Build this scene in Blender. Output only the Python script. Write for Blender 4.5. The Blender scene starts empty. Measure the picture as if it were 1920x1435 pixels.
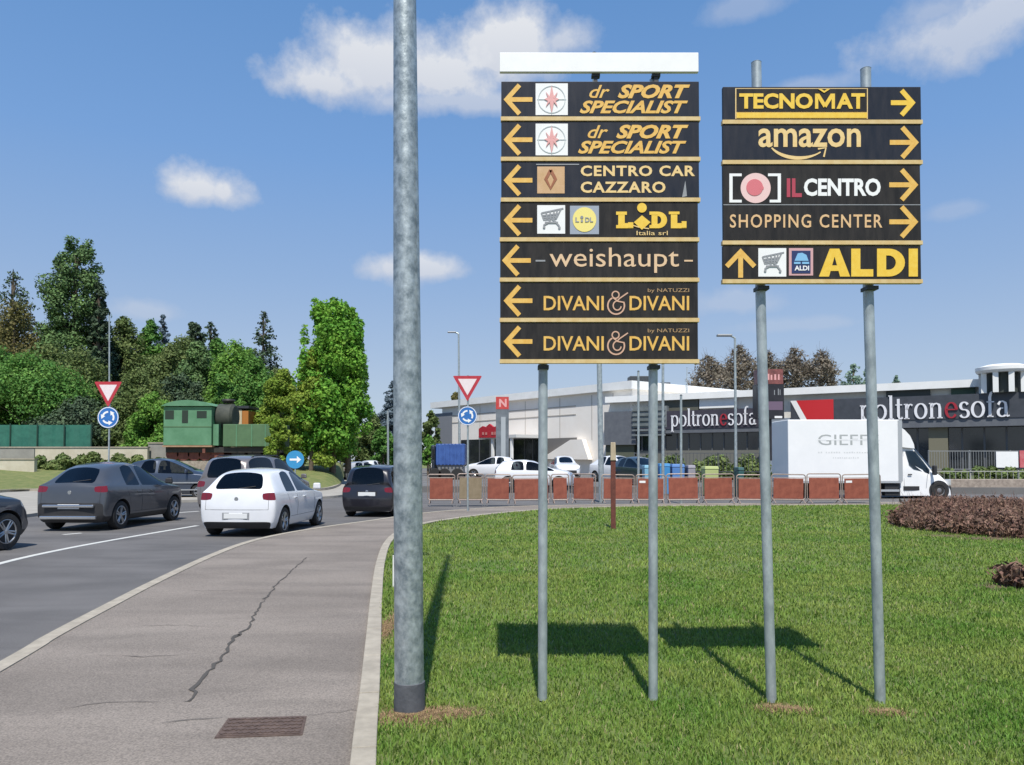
import bpy, bmesh, math, random
import numpy as np
from mathutils import Vector, Matrix
from mathutils.bvhtree import BVHTree
R = math.radians
scene = bpy.context.scene
COL = scene.collection

# ------------------------------------------------------------------ camera
FPX, PITCH, HOR, EYE = 1440.0, 1.8, 862.0, 1.6
CY = HOR - FPX * math.tan(R(PITCH))
cd = bpy.data.cameras.new('camera'); cam = bpy.data.objects.new('camera', cd); COL.objects.link(cam)
cam.location = (0, 0, EYE); cam.rotation_euler = (R(90 + PITCH), 0, 0)
cd.sensor_width = 36; cd.lens = 36 * FPX / 1920
cd.shift_y = (CY - 717.5) / 1920
cd.clip_start = 0.1; cd.clip_end = 5000
scene.camera = cam

# ------------------------------------------------------------------ world, sun, exposure
SUN_EL = 60.5
w = bpy.data.worlds.new('World'); scene.world = w; w.use_nodes = True
nt = w.node_tree; N = nt.nodes; L = nt.links; N.clear()
def nd(t, **k):
    n = N.new(t)
    for a, b in k.items(): setattr(n, a, b)
    return n
def inp(n, i, v):
    if hasattr(v, 'node') and hasattr(v, 'is_output'): L.new(v, n.inputs[i])
    else: n.inputs[i].default_value = v
def mth(op, a, b=0.0, c=None, clamp=False):
    n = nd('ShaderNodeMath', operation=op, use_clamp=clamp); inp(n, 0, a); inp(n, 1, b)
    if c is not None: inp(n, 2, c)
    return n.outputs[0]
def vmt(op, a, b=(0, 0, 0)):
    n = nd('ShaderNodeVectorMath', operation=op); inp(n, 0, a); inp(n, 1, b)
    return n.outputs['Value'] if op in ('LENGTH', 'DOT_PRODUCT') else n.outputs[0]
out = nd('ShaderNodeOutputWorld'); bg = nd('ShaderNodeBackground')
sky = nd('ShaderNodeTexSky', sky_type='NISHITA', sun_disc=False)
sky.sun_elevation = R(SUN_EL); sky.sun_rotation = R(180); sky.altitude = 100
sky.air_density = 1.0; sky.dust_density = 0.55; sky.ozone_density = 2.2
tint = nd('ShaderNodeMix', data_type='RGBA', blend_type='MULTIPLY'); tint.inputs[0].default_value = 1
L.new(sky.outputs[0], tint.inputs[6]); tint.inputs[7].default_value = (1.0, 1.0, 1.07, 1)
tc = nd('ShaderNodeTexCoord'); dirv = vmt('NORMALIZE', tc.outputs['Generated'])
def sdir(px, py):
    a, b = (px - 960) / FPX, (CY - py) / FPX
    t = R(PITCH); v = Vector((a, math.cos(t) - b * math.sin(t), math.sin(t) + b * math.cos(t))); return v.normalized()
nz = nd('ShaderNodeTexNoise'); nz.inputs['Scale'].default_value = 9; nz.inputs['Detail'].default_value = 7; nz.inputs['Roughness'].default_value = .6
L.new(dirv, nz.inputs['Vector'])
nz2 = nd('ShaderNodeTexNoise'); nz2.inputs['Scale'].default_value = 24; nz2.inputs['Detail'].default_value = 6; nz2.inputs['Roughness'].default_value = .6
L.new(dirv, nz2.inputs['Vector'])
wob = mth('ADD', mth('MULTIPLY', mth('SUBTRACT', nz.outputs[0], .5), 1.5), mth('MULTIPLY', mth('SUBTRACT', nz2.outputs[0], .5), 1.15))
dens = None; low = None
# centre pixel, half sizes in pixels, strength
CL = [(700, 128, 160, 92, 1.0), (600, 155, 105, 58, 1.0), (820, 150, 160, 84, 1.0), (960, 105, 150, 92, 1.0), (1060, 80, 80, 48, .8), (860, 190, 270, 40, .7),
      (385, 358, 98, 48, 1.0), (770, 505, 135, 38, .9), (760, 510, 60, 45, .5), (1850, 50, 170, 80, .75), (1760, 20, 90, 45, .5), (1400, 12, 70, 30, .35),
      (1520, 165, 90, 20, .35), (1790, 395, 50, 20, .25), (275, 585, 70, 24, .4), (1370, 570, 110, 30, .35), (-900, 200, 250, 90, .8), (2700, 300, 300, 90, .8), (1500, 610, 160, 18, .25)]
for px, py, rx, ry, s in CL:
    c = sdir(px, py); right = Vector((c.y, -c.x, 0)).normalized(); up = right.cross(c)
    d = vmt('SUBTRACT', dirv, tuple(c))
    x = mth('DIVIDE', vmt('DOT_PRODUCT', d, tuple(right)), rx / FPX)
    y = mth('DIVIDE', vmt('DOT_PRODUCT', d, tuple(up)), ry / FPX)
    yl = mth('MULTIPLY', mth('MINIMUM', y, 0.0), 1.0)       # flatter below
    zf = mth('MULTIPLY', vmt('DOT_PRODUCT', d, tuple(c)), 6.0)
    r = mth('SQRT', mth('ADD', mth('ADD', mth('MULTIPLY', x, x), mth('MULTIPLY', y, y)), mth('ADD', mth('MULTIPLY', yl, yl), mth('MULTIPLY', zf, zf))))
    m = mth('MULTIPLY', mth('MULTIPLY', mth('ADD', mth('SUBTRACT', 1.0, r), wob), 1.5, clamp=True), s)
    sh = mth('MULTIPLY', m, mth('MULTIPLY_ADD', y, .5, .5, clamp=True))
    dens = m if dens is None else mth('MAXIMUM', dens, m)
    low = sh if low is None else mth('MAXIMUM', low, sh)
ccol = nd('ShaderNodeMix', data_type='RGBA'); L.new(mth('MULTIPLY', low, 1.3, clamp=True), ccol.inputs[0])
ccol.inputs[6].default_value = (3.8, 4.1, 4.8, 1); ccol.inputs[7].default_value = (5.5, 5.6, 5.8, 1)
cmix = nd('ShaderNodeMix', data_type='RGBA'); L.new(mth('MULTIPLY', mth('SMOOTH_MAX', dens, 0.0, .05), .93, clamp=True), cmix.inputs[0])
sx_ = nd('ShaderNodeSeparateXYZ'); L.new(dirv, sx_.inputs[0])
grd = nd('ShaderNodeValToRGB'); L.new(sx_.outputs[2], grd.inputs[0]); ce = grd.color_ramp.elements
ce[0].position = 0.0; ce[0].color = (.34, .39, .46, 1); ce[1].position = .9; ce[1].color = (.05, .15, .36, 1)
for p_, c_ in ((.10, (.275, .345, .455, 1)), (.22, (.195, .295, .465, 1)), (.36, (.125, .25, .48, 1)), (.52, (.085, .205, .43, 1))): e_ = ce.new(p_); e_.color = c_
sc10 = nd('ShaderNodeVectorMath', operation='SCALE'); L.new(grd.outputs[0], sc10.inputs[0]); sc10.inputs['Scale'].default_value = 10.0
air = nd('ShaderNodeMix', data_type='RGBA'); air.inputs[0].default_value = .82; L.new(tint.outputs[2], air.inputs[6]); L.new(sc10.outputs[0], air.inputs[7])
L.new(air.outputs[2], cmix.inputs[6]); L.new(ccol.outputs[2], cmix.inputs[7])
L.new(cmix.outputs[2], bg.inputs[0]); bg.inputs[1].default_value = 0.1
L.new(bg.outputs[0], out.inputs[0])
sd = bpy.data.lights.new('sun', 'SUN'); sun = bpy.data.objects.new('sun', sd); COL.objects.link(sun)
sd.energy = 3.6; sd.angle = R(.5); sd.color = (1, .955, .88); sun.rotation_euler = (R(90 - SUN_EL), 0, R(1.8)); sun.location = (0, -5, 30)
scene.view_settings.view_transform = 'Standard'; scene.view_settings.look = 'None'
scene.view_settings.exposure = 0.55; scene.view_settings.gamma = 1

# ------------------------------------------------------------------ geometry helpers
def P(px, py, Y):
    a, b = (px - 960) / FPX, (CY - py) / FPX; t = R(PITCH)
    dy, dz = math.cos(t) - b * math.sin(t), math.sin(t) + b * math.cos(t)
    k = Y / dy; return Vector((a * k, Y, EYE + dz * k))
def G(px, py, z=0.0):
    a, b = (px - 960) / FPX, (CY - py) / FPX; t = R(PITCH)
    dy, dz = math.cos(t) - b * math.sin(t), math.sin(t) + b * math.cos(t)
    k = (z - EYE) / dz; return Vector((a * k, dy * k, z))

MATS = {}
def mat(name, col, rough=.6, metal=0.0, var=0.0, scale=5.0, bump=0.0, bscale=40.0, col2=None, spec=.5, coat=0.0, stretch=None, island=0.0, trans=0.0, straw=None):
    """principled material; colour varied by noise between col and col2, optional bump and per-leaf variation"""
    if name in MATS: return MATS[name]
    m = bpy.data.materials.new(name); m.use_nodes = True; MATS[name] = m
    t = m.node_tree; b = t.nodes['Principled BSDF']; n = t.nodes; l = t.links
    b.inputs['Roughness'].default_value = rough; b.inputs['Metallic'].default_value = metal
    b.inputs['Specular IOR Level'].default_value = spec; b.inputs['Coat Weight'].default_value = coat; b.inputs['Coat Roughness'].default_value = .05
    b.inputs['Base Color'].default_value = (*col, 1)
    co = n.new('ShaderNodeTexCoord'); src = co.outputs['Object']
    if stretch:
        mp = n.new('ShaderNodeMapping'); mp.inputs['Scale'].default_value = stretch; l.new(src, mp.inputs[0]); src = mp.outputs[0]
    if var or col2:
        no = n.new('ShaderNodeTexNoise'); no.inputs['Scale'].default_value = scale; no.inputs['Detail'].default_value = 6; no.inputs['Roughness'].default_value = .65
        l.new(src, no.inputs['Vector'])
        rp = n.new('ShaderNodeValToRGB'); rp.color_ramp.elements[0].position = .35; rp.color_ramp.elements[1].position = .65
        c2 = col2 or tuple(min(1, c * (1 + var)) for c in col); c1 = col if col2 else tuple(c * (1 - var) for c in col)
        rp.color_ramp.elements[0].color = (*c1, 1); rp.color_ramp.elements[1].color = (*c2, 1)
        l.new(no.outputs[0], rp.inputs[0]); cs = rp.outputs[0]
        if island:
            g = n.new('ShaderNodeNewGeometry'); hs = n.new('ShaderNodeHueSaturation')
            mr = n.new('ShaderNodeMapRange'); mr.inputs[3].default_value = 1 - island; mr.inputs[4].default_value = 1 + island
            l.new(g.outputs['Random Per Island'], mr.inputs[0]); l.new(mr.outputs[0], hs.inputs['Value']); l.new(cs, hs.inputs['Color'])
            mh = n.new('ShaderNodeMapRange'); mh.inputs[3].default_value = .485; mh.inputs[4].default_value = .515
            wn = n.new('ShaderNodeTexWhiteNoise'); wn.noise_dimensions = '1D'; l.new(g.outputs['Random Per Island'], wn.inputs['W']); l.new(wn.outputs['Value'], mh.inputs[0]); l.new(mh.outputs[0], hs.inputs['Hue'])
            cs = hs.outputs[0]
            if straw:
                w2 = n.new('ShaderNodeMath'); w2.operation = 'GREATER_THAN'; w2.inputs[1].default_value = straw[3]
                wn2 = n.new('ShaderNodeTexWhiteNoise'); wn2.noise_dimensions = '1D'; ad = n.new('ShaderNodeMath'); ad.operation = 'ADD'; ad.inputs[1].default_value = 7.3
                l.new(g.outputs['Random Per Island'], ad.inputs[0]); l.new(ad.outputs[0], wn2.inputs['W']); l.new(wn2.outputs['Value'], w2.inputs[0])
                mx = n.new('ShaderNodeMix'); mx.data_type = 'RGBA'; l.new(w2.outputs[0], mx.inputs[0]); l.new(cs, mx.inputs[6]); mx.inputs[7].default_value = (*straw[:3], 1); cs = mx.outputs[2]
        l.new(cs, b.inputs['Base Color'])
        if trans:
            tr = n.new('ShaderNodeBsdfTranslucent'); l.new(cs, tr.inputs[0]); ms = n.new('ShaderNodeMixShader'); ms.inputs[0].default_value = trans
            l.new(b.outputs[0], ms.inputs[1]); l.new(tr.outputs[0], ms.inputs[2]); l.new(ms.outputs[0], n['Material Output'].inputs[0])
    if bump:
        nb = n.new('ShaderNodeTexNoise'); nb.inputs['Scale'].default_value = bscale; nb.inputs['Detail'].default_value = 4; l.new(src, nb.inputs['Vector'])
        bp = n.new('ShaderNodeBump'); bp.inputs['Strength'].default_value = bump; bp.inputs['Distance'].default_value = .01
        l.new(nb.outputs[0], bp.inputs['Height']); l.new(bp.outputs[0], b.inputs['Normal'])
    return m

class MB:
    def __init__(s): s.v = []; s.f = []
    def add(s, vs, fs):
        n = len(s.v); s.v += [tuple(v) for v in vs]; s.f += [tuple(i + n for i in f) for f in fs]; return s
    def box(s, c, d, rz=0.0, taper=1.0):
        x, y, z = d[0] / 2, d[1] / 2, d[2] / 2; vs = []
        for k in (-1, 1):
            q = taper if k > 0 else 1
            for i, j in ((-1, -1), (1, -1), (1, 1), (-1, 1)):
                a, b = i * x * q, j * y * q
                vs.append((c[0] + a * math.cos(rz) - b * math.sin(rz), c[1] + a * math.sin(rz) + b * math.cos(rz), c[2] + k * z))
        return s.add(vs, [(3, 2, 1, 0), (4, 5, 6, 7), (0, 1, 5, 4), (1, 2, 6, 5), (2, 3, 7, 6), (3, 0, 4, 7)])
    def b6(s, x0, x1, y0, y1, z0, z1): return s.box(((x0 + x1) / 2, (y0 + y1) / 2, (z0 + z1) / 2), (x1 - x0, y1 - y0, z1 - z0))
    def tube(s, pts, r, n=10, caps=True):
        pts = [Vector(p) for p in pts]; rr = r if isinstance(r, (list, tuple)) else [r] * len(pts); vs = []; m = len(pts)
        prev = None
        for i, p in enumerate(pts):
            t = (pts[min(i + 1, m - 1)] - pts[max(i - 1, 0)]).normalized()
            a = prev if prev is not None else (Vector((1, 0, 0)) if abs(t.x) < .9 else Vector((0, 1, 0)))
            u = (a - t * a.dot(t)).normalized(); prev = u; q = t.cross(u)
            for k in range(n):
                th = 2 * math.pi * k / n; vs.append(p + (u * math.cos(th) + q * math.sin(th)) * rr[i])
        fs = [(i * n + k, i * n + (k + 1) % n, (i + 1) * n + (k + 1) % n, (i + 1) * n + k) for i in range(m - 1) for k in range(n)]
        if caps: fs += [tuple(range(n - 1, -1, -1)), tuple((m - 1) * n + k for k in range(n))]
        return s.add(vs, fs)
    def lathe(s, prof, c=(0, 0, 0), axis='z', n=24):
        """prof: (radius, along) pairs"""
        vs = []
        for r, h in prof:
            for k in range(n):
                th = 2 * math.pi * k / n; a, b = r * math.cos(th), r * math.sin(th)
                p = {'z': (a, b, h), 'x': (h, a, b), 'y': (a, h, b)}[axis]
                vs.append((c[0] + p[0], c[1] + p[1], c[2] + p[2]))
        m = len(prof)
        fs = [(i * n + k, i * n + (k + 1) % n, (i + 1) * n + (k + 1) % n, (i + 1) * n + k) for i in range(m - 1) for k in range(n)]
        fs += [tuple(range(n)), tuple((m - 1) * n + k for k in range(n - 1, -1, -1))]
        return s.add(vs, fs)
    def prism(s, pts, y0, y1):
        """outline in x,z extruded along y"""
        n = len(pts); vs = [(x, y0, z) for x, z in pts] + [(x, y1, z) for x, z in pts]
        fs = [tuple(range(n)), tuple(range(2 * n - 1, n - 1, -1))] + [(i, n + i, n + (i + 1) % n, (i + 1) % n) for i in range(n)]
        return s.add(vs, fs)
    def slab(s, pts, z0, z1):
        n = len(pts); vs = [(x, y, z0) for x, y in pts] + [(x, y, z1) for x, y in pts]
        fs = [tuple(range(n - 1, -1, -1)), tuple(range(n, 2 * n))] + [(i, (i + 1) % n, n + (i + 1) % n, n + i) for i in range(n)]
        return s.add(vs, fs)
    def build(s, name, m, parent=None, smooth=False, loc=None, label=None, cat=None, group=None, kind=None, bevel=0.0):
        me = bpy.data.meshes.new(name); me.from_pydata(s.v, [], s.f); me.update()
        bm = bmesh.new(); bm.from_mesh(me); bmesh.ops.recalc_face_normals(bm, faces=bm.faces)
        bm.to_mesh(me); bm.free()
        o = bpy.data.objects.new(name, me); COL.objects.link(o); me.materials.append(m)
        if smooth:
            for p in me.polygons: p.use_smooth = True
            if smooth != 'all': me.set_sharp_from_angle(angle=R(38))
        if bevel:
            bv = o.modifiers.new('bevel', 'BEVEL'); bv.width = bevel; bv.segments = 2; bv.limit_method = 'ANGLE'
        if parent: o.parent = parent
        if loc is not None: o.location = loc
        return tag(o, label, cat, group, kind)
def tag(o, label=None, cat=None, group=None, kind=None):
    for k, v in (('label', label), ('category', cat), ('group', group), ('kind', kind)):
        if v: o[k] = v
    return o
def thing(name, label, cat, loc=(0, 0, 0), rz=0.0, group=None):
    o = bpy.data.objects.new(name, None); COL.objects.link(o); o.location = loc; o.rotation_euler = (0, 0, rz); o.empty_display_size = .2
    return tag(o, label, cat, group)
def copy_tree(o, parent=None):
    c = o.copy(); COL.objects.link(c)
    if parent: c.parent = parent; c.matrix_parent_inverse = o.matrix_parent_inverse.copy()
    for ch in list(o.children): copy_tree(ch, c)
    return c

# ------------------------------------------------------------------ lettering
TXT = {}
def text_geo(s, bold=0.0, shear=0.0, spacing=1.0):
    key = (s, bold, shear, spacing)
    if key not in TXT:
        cu = bpy.data.curves.new('t', 'FONT'); cu.body = s; cu.offset = bold; cu.shear = shear; cu.space_character = spacing; cu.resolution_u = 3
        o = bpy.data.objects.new('t', cu); COL.objects.link(o); bpy.context.view_layer.update()
        me = bpy.data.meshes.new_from_object(o.evaluated_get(bpy.context.evaluated_depsgraph_get()))
        vs = [(v.co.x, v.co.y) for v in me.vertices]; fs = [tuple(p.vertices) for p in me.polygons]
        bpy.data.objects.remove(o); bpy.data.curves.remove(cu); bpy.data.meshes.remove(me)
        x0, x1 = min(v[0] for v in vs), max(v[0] for v in vs); y0, y1 = min(v[1] for v in vs), max(v[1] for v in vs)
        TXT[key] = ([((a - x0) / (x1 - x0), (b - y0) / (y1 - y0)) for a, b in vs], fs)
    return TXT[key]
def padd(mb, vs, fs):
    """add one flat primitive slightly in front of the ones before it"""
    mb.k = getattr(mb, 'k', -1) + 1; mb.add([(x, y - .00025 * mb.k, z) for x, y, z in vs], fs)
def text_into(mb, s, fn, x0, y0, x1, y1, bold=0.0, shear=0.0, spacing=1.0):
    """fit the text's bounding box to (x0,y0)-(x1,y1) (y0 top) and map through fn(x, y) -> 3D"""
    vs, fs = text_geo(s, bold, shear, spacing)
    padd(mb, [fn(x0 + a * (x1 - x0), y1 + b * (y0 - y1)) for a, b in vs], fs)
def scribble(mb, fn, x0, y0, x1, y1, n, seed=1):
    """a row of worn, no longer readable small marks"""
    rg = random.Random(seed); s = (x1 - x0) / n
    for i in range(n):
        if rg.random() < .12: continue
        a_, w_, t_ = x0 + s * i, s * rg.uniform(.35, .75), (y1 - y0) * rg.uniform(0, .35)
        padd(mb, [fn(a_, y0 + t_), fn(a_ + w_, y0 + t_), fn(a_ + w_, y1), fn(a_, y1)], [(0, 1, 2, 3)])
def stroke2(pts, wfn):
    """2D ribbon along pts -> verts, faces"""
    n = len(pts); vs = []
    for i, p in enumerate(pts):
        a = pts[max(i - 1, 0)]; b = pts[min(i + 1, n - 1)]; dx, dy = b[0] - a[0], b[1] - a[1]; l = math.hypot(dx, dy) or 1
        w_ = wfn(dx / l, dy / l, i / (n - 1)) / 2
        vs += [(p[0] - dy / l * w_, p[1] + dx / l * w_), (p[0] + dy / l * w_, p[1] - dx / l * w_)]
    return vs, [(2 * i, 2 * i + 1, 2 * i + 3, 2 * i + 2) for i in range(n - 1)]
def stroke_into(mb, pts, wid, fn, y_layer=0):
    vs, fs = stroke2(pts, lambda a, b, t: wid); padd(mb, [fn(*v) for v in vs], fs)
def arc(cx, cy, rx, ry, a0, a1, n=14): return [(cx + rx * math.cos(R(a0 + (a1 - a0) * i / n)), cy + ry * math.sin(R(a0 + (a1 - a0) * i / n))) for i in range(n + 1)]
# serif letters: x-height 1, each (advance, strokes, serif bars (x0,x1,y))
def serif_word(word, skip=''):
    SER = {
        'p': (1.12, [[(.2, 1), (.2, -.5)], arc(.55, .5, .36, .48, 150, -150)], [(.02, .2, .97), (.03, .4, -.48)]),
        'o': (1.02, [arc(.48, .5, .38, .48, 0, 360, 24)], []),
        'l': (.55, [[(.25, 1.6), (.25, 0)]], [(.07, .25, 1.57), (.05, .47, .03)]),
        't': (.62, [[(.26, 1.35), (.26, .2), (.34, .04), (.48, .03), (.56, .12)]], [(.04, .54, .95)]),
        'r': (.8, [[(.24, 1), (.24, 0)], [(.24, .6), (.38, .88), (.55, .97), (.68, .88)]], [(.05, .24, .97), (.05, .45, .03)]),
        'n': (1.15, [[(.24, 1), (.24, 0)], [(.24, .7), (.4, .92), (.6, .97), (.78, .88), (.82, .65), (.82, 0)]], [(.05, .24, .97), (.05, .43, .03), (.64, 1.02, .03)]),
        'e': (.98, [[(.13, .54), (.82, .54)] + arc(.48, .5, .36, .48, 5, 325, 22)], []),
        's': (.85, [arc(.4, .74, .25, .24, 20, 250, 12) + arc(.4, .26, .28, .25, 80, -160, 14)], []),
        'f': (.68, [[(.27, 0), (.27, 1.25), (.35, 1.5), (.5, 1.6), (.64, 1.52)]], [(.05, .56, .95), (.08, .5, .03)]),
        'a': (.95, [[(.14, .76), (.25, .93), (.45, .97), (.62, .85), (.65, .6), (.65, .15), (.74, .03), (.88, .08)], arc(.4, .28, .27, .26, 75, 330, 14) + [(.65, .2)]], []),
    }
    x = 0; groups = []
    for ch in word:
        adv, st, bars = SER[ch]; vs = []; fs = []
        for k, p in enumerate(st):
            q = [(a + x, b) for a, b in p]
            v, f = stroke2(q, lambda dx, dy, t: .075 + .13 * abs(dy) ** 1.5)
            n = len(vs); vs += v; fs += [tuple(i + n for i in g) for g in f]
        for a, b, y in bars:
            n = len(vs); vs += [(x + a, y - .035), (x + b, y - .035), (x + b, y + .035), (x + a, y + .035)]; fs.append((n, n + 1, n + 2, n + 3))
        groups.append((vs, fs)); x += adv
    return groups, x
# ------------------------------------------------------------------ ground
grass_m = mat('lawn_soil', (.085, .135, .03), .95, var=0, scale=1.2, col2=(.15, .18, .05), bump=.6, bscale=60)
far_grass = mat('verge_grass', (.10, .14, .035), .95, scale=2.5, col2=(.20, .20, .07), bump=.6, bscale=25)
def ground_mat(name, c1, c2, scale, fine, crack=False):
    m = mat(name, c1, .88, scale=scale, col2=c2, bump=.35, bscale=220)
    t = m.node_tree; n = t.nodes; l = t.links; b = n['Principled BSDF']
    src = b.inputs['Base Color'].links[0].from_socket
    fn = n.new('ShaderNodeTexNoise'); fn.inputs['Scale'].default_value = fine; fn.inputs['Detail'].default_value = 3
    co = [x for x in n if x.type == 'TEX_COORD'][0]; l.new(co.outputs['Object'], fn.inputs['Vector'])
    mr = n.new('ShaderNodeMapRange'); mr.inputs[1].default_value = .3; mr.inputs[2].default_value = .7; mr.inputs[3].default_value = .66; mr.inputs[4].default_value = 1.34
    l.new(fn.outputs[0], mr.inputs[0])
    mx = n.new('ShaderNodeMix'); mx.data_type = 'RGBA'; mx.blend_type = 'MULTIPLY'; mx.inputs[0].default_value = 1
    l.new(src, mx.inputs[6]); l.new(mr.outputs[0], mx.inputs[7]); l.new(mx.outputs[2], b.inputs['Base Color'])
    return m
asphalt = ground_mat('road_asphalt', (.108, .103, .100), (.145, .138, .134), .35, 90)
pathm = ground_mat('path_asphalt', (.195, .166, .140), (.238, .205, .174), .5, 85)
# worn bands and tar patches on the path
def path_wear(m):
    t = m.node_tree; n = t.nodes; l = t.links; b = n['Principled BSDF']; src = b.inputs['Base Color'].links[0].from_socket
    co = [x for x in n if x.type == 'TEX_COORD'][0]
    mp = n.new('ShaderNodeMapping'); mp.inputs['Scale'].default_value = (.5, 1.6, 1); l.new(co.outputs['Object'], mp.inputs[0])
    no = n.new('ShaderNodeTexNoise'); no.inputs['Scale'].default_value = .8; no.inputs['Detail'].default_value = 8; no.inputs['Distortion'].default_value = .6; l.new(mp.outputs[0], no.inputs['Vector'])
    mr = n.new('ShaderNodeMapRange'); mr.inputs[1].default_value = .38; mr.inputs[2].default_value = .62; mr.inputs[3].default_value = .84; mr.inputs[4].default_value = 1.08; l.new(no.outputs[0], mr.inputs[0])
    mx = n.new('ShaderNodeMix'); mx.data_type = 'RGBA'; mx.blend_type = 'MULTIPLY'; mx.inputs[0].default_value = 1
    l.new(src, mx.inputs[6]); l.new(mr.outputs[0], mx.inputs[7]); l.new(mx.outputs[2], b.inputs['Base Color'])
path_wear(pathm); path_wear(asphalt)
kerbm = mat('kerb_stone', (.31, .275, .22), .85, scale=6, col2=(.42, .375, .30), bump=.4, bscale=120)
conc = mat('pale_concrete', (.30, .28, .24), .9, scale=1.5, col2=(.38, .355, .31), bump=.3, bscale=80)

# far terrain sheet reaching the horizon
MB().add([(-2500, -300, -.14), (2500, -300, -.14), (2500, 3500, -.14), (-2500, 3500, -.14)], [(0, 1, 2, 3)]).build('ground', far_grass, kind='structure')
RZ = -.10
MB().add([(-60, -20, RZ), (70, -20, RZ), (70, 46, RZ), (-60, 46, RZ)], [(0, 1, 2, 3)]).build('road', asphalt, kind='structure')
# road running away between the trees
MB().add([(-14, 46, RZ), (3, 46, RZ), (-14, 150, RZ), (-30, 150, RZ)], [(0, 1, 2, 3)]).build('far_road', asphalt, kind='structure')

def curve(pxs, z=0.0, pre=()):
    p = list(pre) + [(G(x, y, z).x, G(x, y, z).y) for x, y in pxs]
    out = []
    n = len(p)
    for i in range(n - 1):                     # catmull-rom
        p0, p1, p2, p3 = p[max(i - 1, 0)], p[i], p[i + 1], p[min(i + 2, n - 1)]
        for k in range(6):
            t = k / 6
            out.append(tuple(.5 * (2 * p1[j] + (p2[j] - p0[j]) * t + (2 * p0[j] - 5 * p1[j] + 4 * p2[j] - p3[j]) * t * t + (3 * p1[j] - p0[j] - 3 * p2[j] + p3[j]) * t ** 3) for j in (0, 1)))
    out.append(p[-1]); return out
K1 = curve([(660, 1435), (676, 1310), (688, 1200), (697, 1115), (707, 1055), (722, 1018), (748, 997), (795, 982), (850, 973), (905, 966), (965, 960), (1050, 954), (1180, 950)], pre=[(.5, -5), (-.15, 0)])
K0 = curve([(0, 1255), (100, 1195), (200, 1141), (300, 1089), (400, 1042), (470, 1016), (540, 1000), (620, 987), (700, 976), (790, 963), (880, 955), (990, 949), (1180, 946)], pre=[(-1.6, -5), (-2.8, 0)])
K1.append((15.5, 27.6)); K0.append((15.5, 29.0))
K1.append((32, 27.4)); K0.append((32, 29.0))
def offset(c, d):
    out = []
    for i, p in enumerate(c):
        a, b = c[max(i - 1, 0)], c[min(i + 1, len(c) - 1)]; dx, dy = b[0] - a[0], b[1] - a[1]; l = math.hypot(dx, dy)
        out.append((p[0] + dy / l * d, p[1] - dx / l * d))
    return out
def ribbon(c, d0, d1, z0, z1, name, m, gap=None, **k):
    a, b = offset(c, d0), offset(c, d1); mb = MB()
    n = len(c)
    vs = [(x, y, z1) for x, y in a] + [(x, y, z1) for x, y in b] + [(x, y, z0) for x, y in a] + [(x, y, z0) for x, y in b]
    fs = []
    for i in range(n - 1): fs += [(i, n + i, n + i + 1, i + 1), (i, i + 1, 2 * n + i + 1, 2 * n + i), (n + i + 1, n + i, 3 * n + i, 3 * n + i + 1)]
    mb.add(vs, fs); return mb.build(name, m, **k)
# path surface between the two kerbs
ka, kb = offset(K0, .03), K1
def resample(c, n):
    d = [0]
    for i in range(1, len(c)): d.append(d[-1] + math.hypot(c[i][0] - c[i - 1][0], c[i][1] - c[i - 1][1]))
    xs = np.linspace(0, d[-1], n); return list(zip(np.interp(xs, d, [p[0] for p in c]), np.interp(xs, d, [p[1] for p in c])))
# match by Y for the first leg, by share of length further on
ra, rb = resample(ka, 120), resample(kb, 120)
MB().add([(x, y, -.004) for x, y in ra] + [(x, y, -.004) for x, y in rb], [(i, 120 + i, 121 + i, i + 1) for i in range(119)]).build('footpath', pathm, kind='structure')
ribbon(K0, -.10, .04, -.16, .006, 'road_kerb', kerbm, kind='structure')
# kerb of the lawn: separate stones with joints
def stones(c, d0, d1, z0, z1, ln, name, m):
    d = [0]
    for i in range(1, len(c)): d.append(d[-1] + math.hypot(c[i][0] - c[i - 1][0], c[i][1] - c[i - 1][1]))
    mb = MB(); s = 0.35
    a, b = offset(c, d0), offset(c, d1)
    f = lambda q, cc: (np.interp(q, d, [p[0] for p in cc]), np.interp(q, d, [p[1] for p in cc]))
    while s < d[-1] - .1:
        e = min(s + ln - .012, d[-1]); k = 4
        A = [f(s + (e - s) * i / k, a) for i in range(k + 1)]; B = [f(s + (e - s) * i / k, b) for i in range(k + 1)]
        mb.slab(A + B[::-1], z0, z1 + random.uniform(-.002, .002)); s += ln
    return mb.build(name, m, kind='structure', bevel=.008)
random.seed(4)
stones(K1, -.01, .125, -.1, .03, 1.0, 'lawn_kerb', kerbm)
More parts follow.
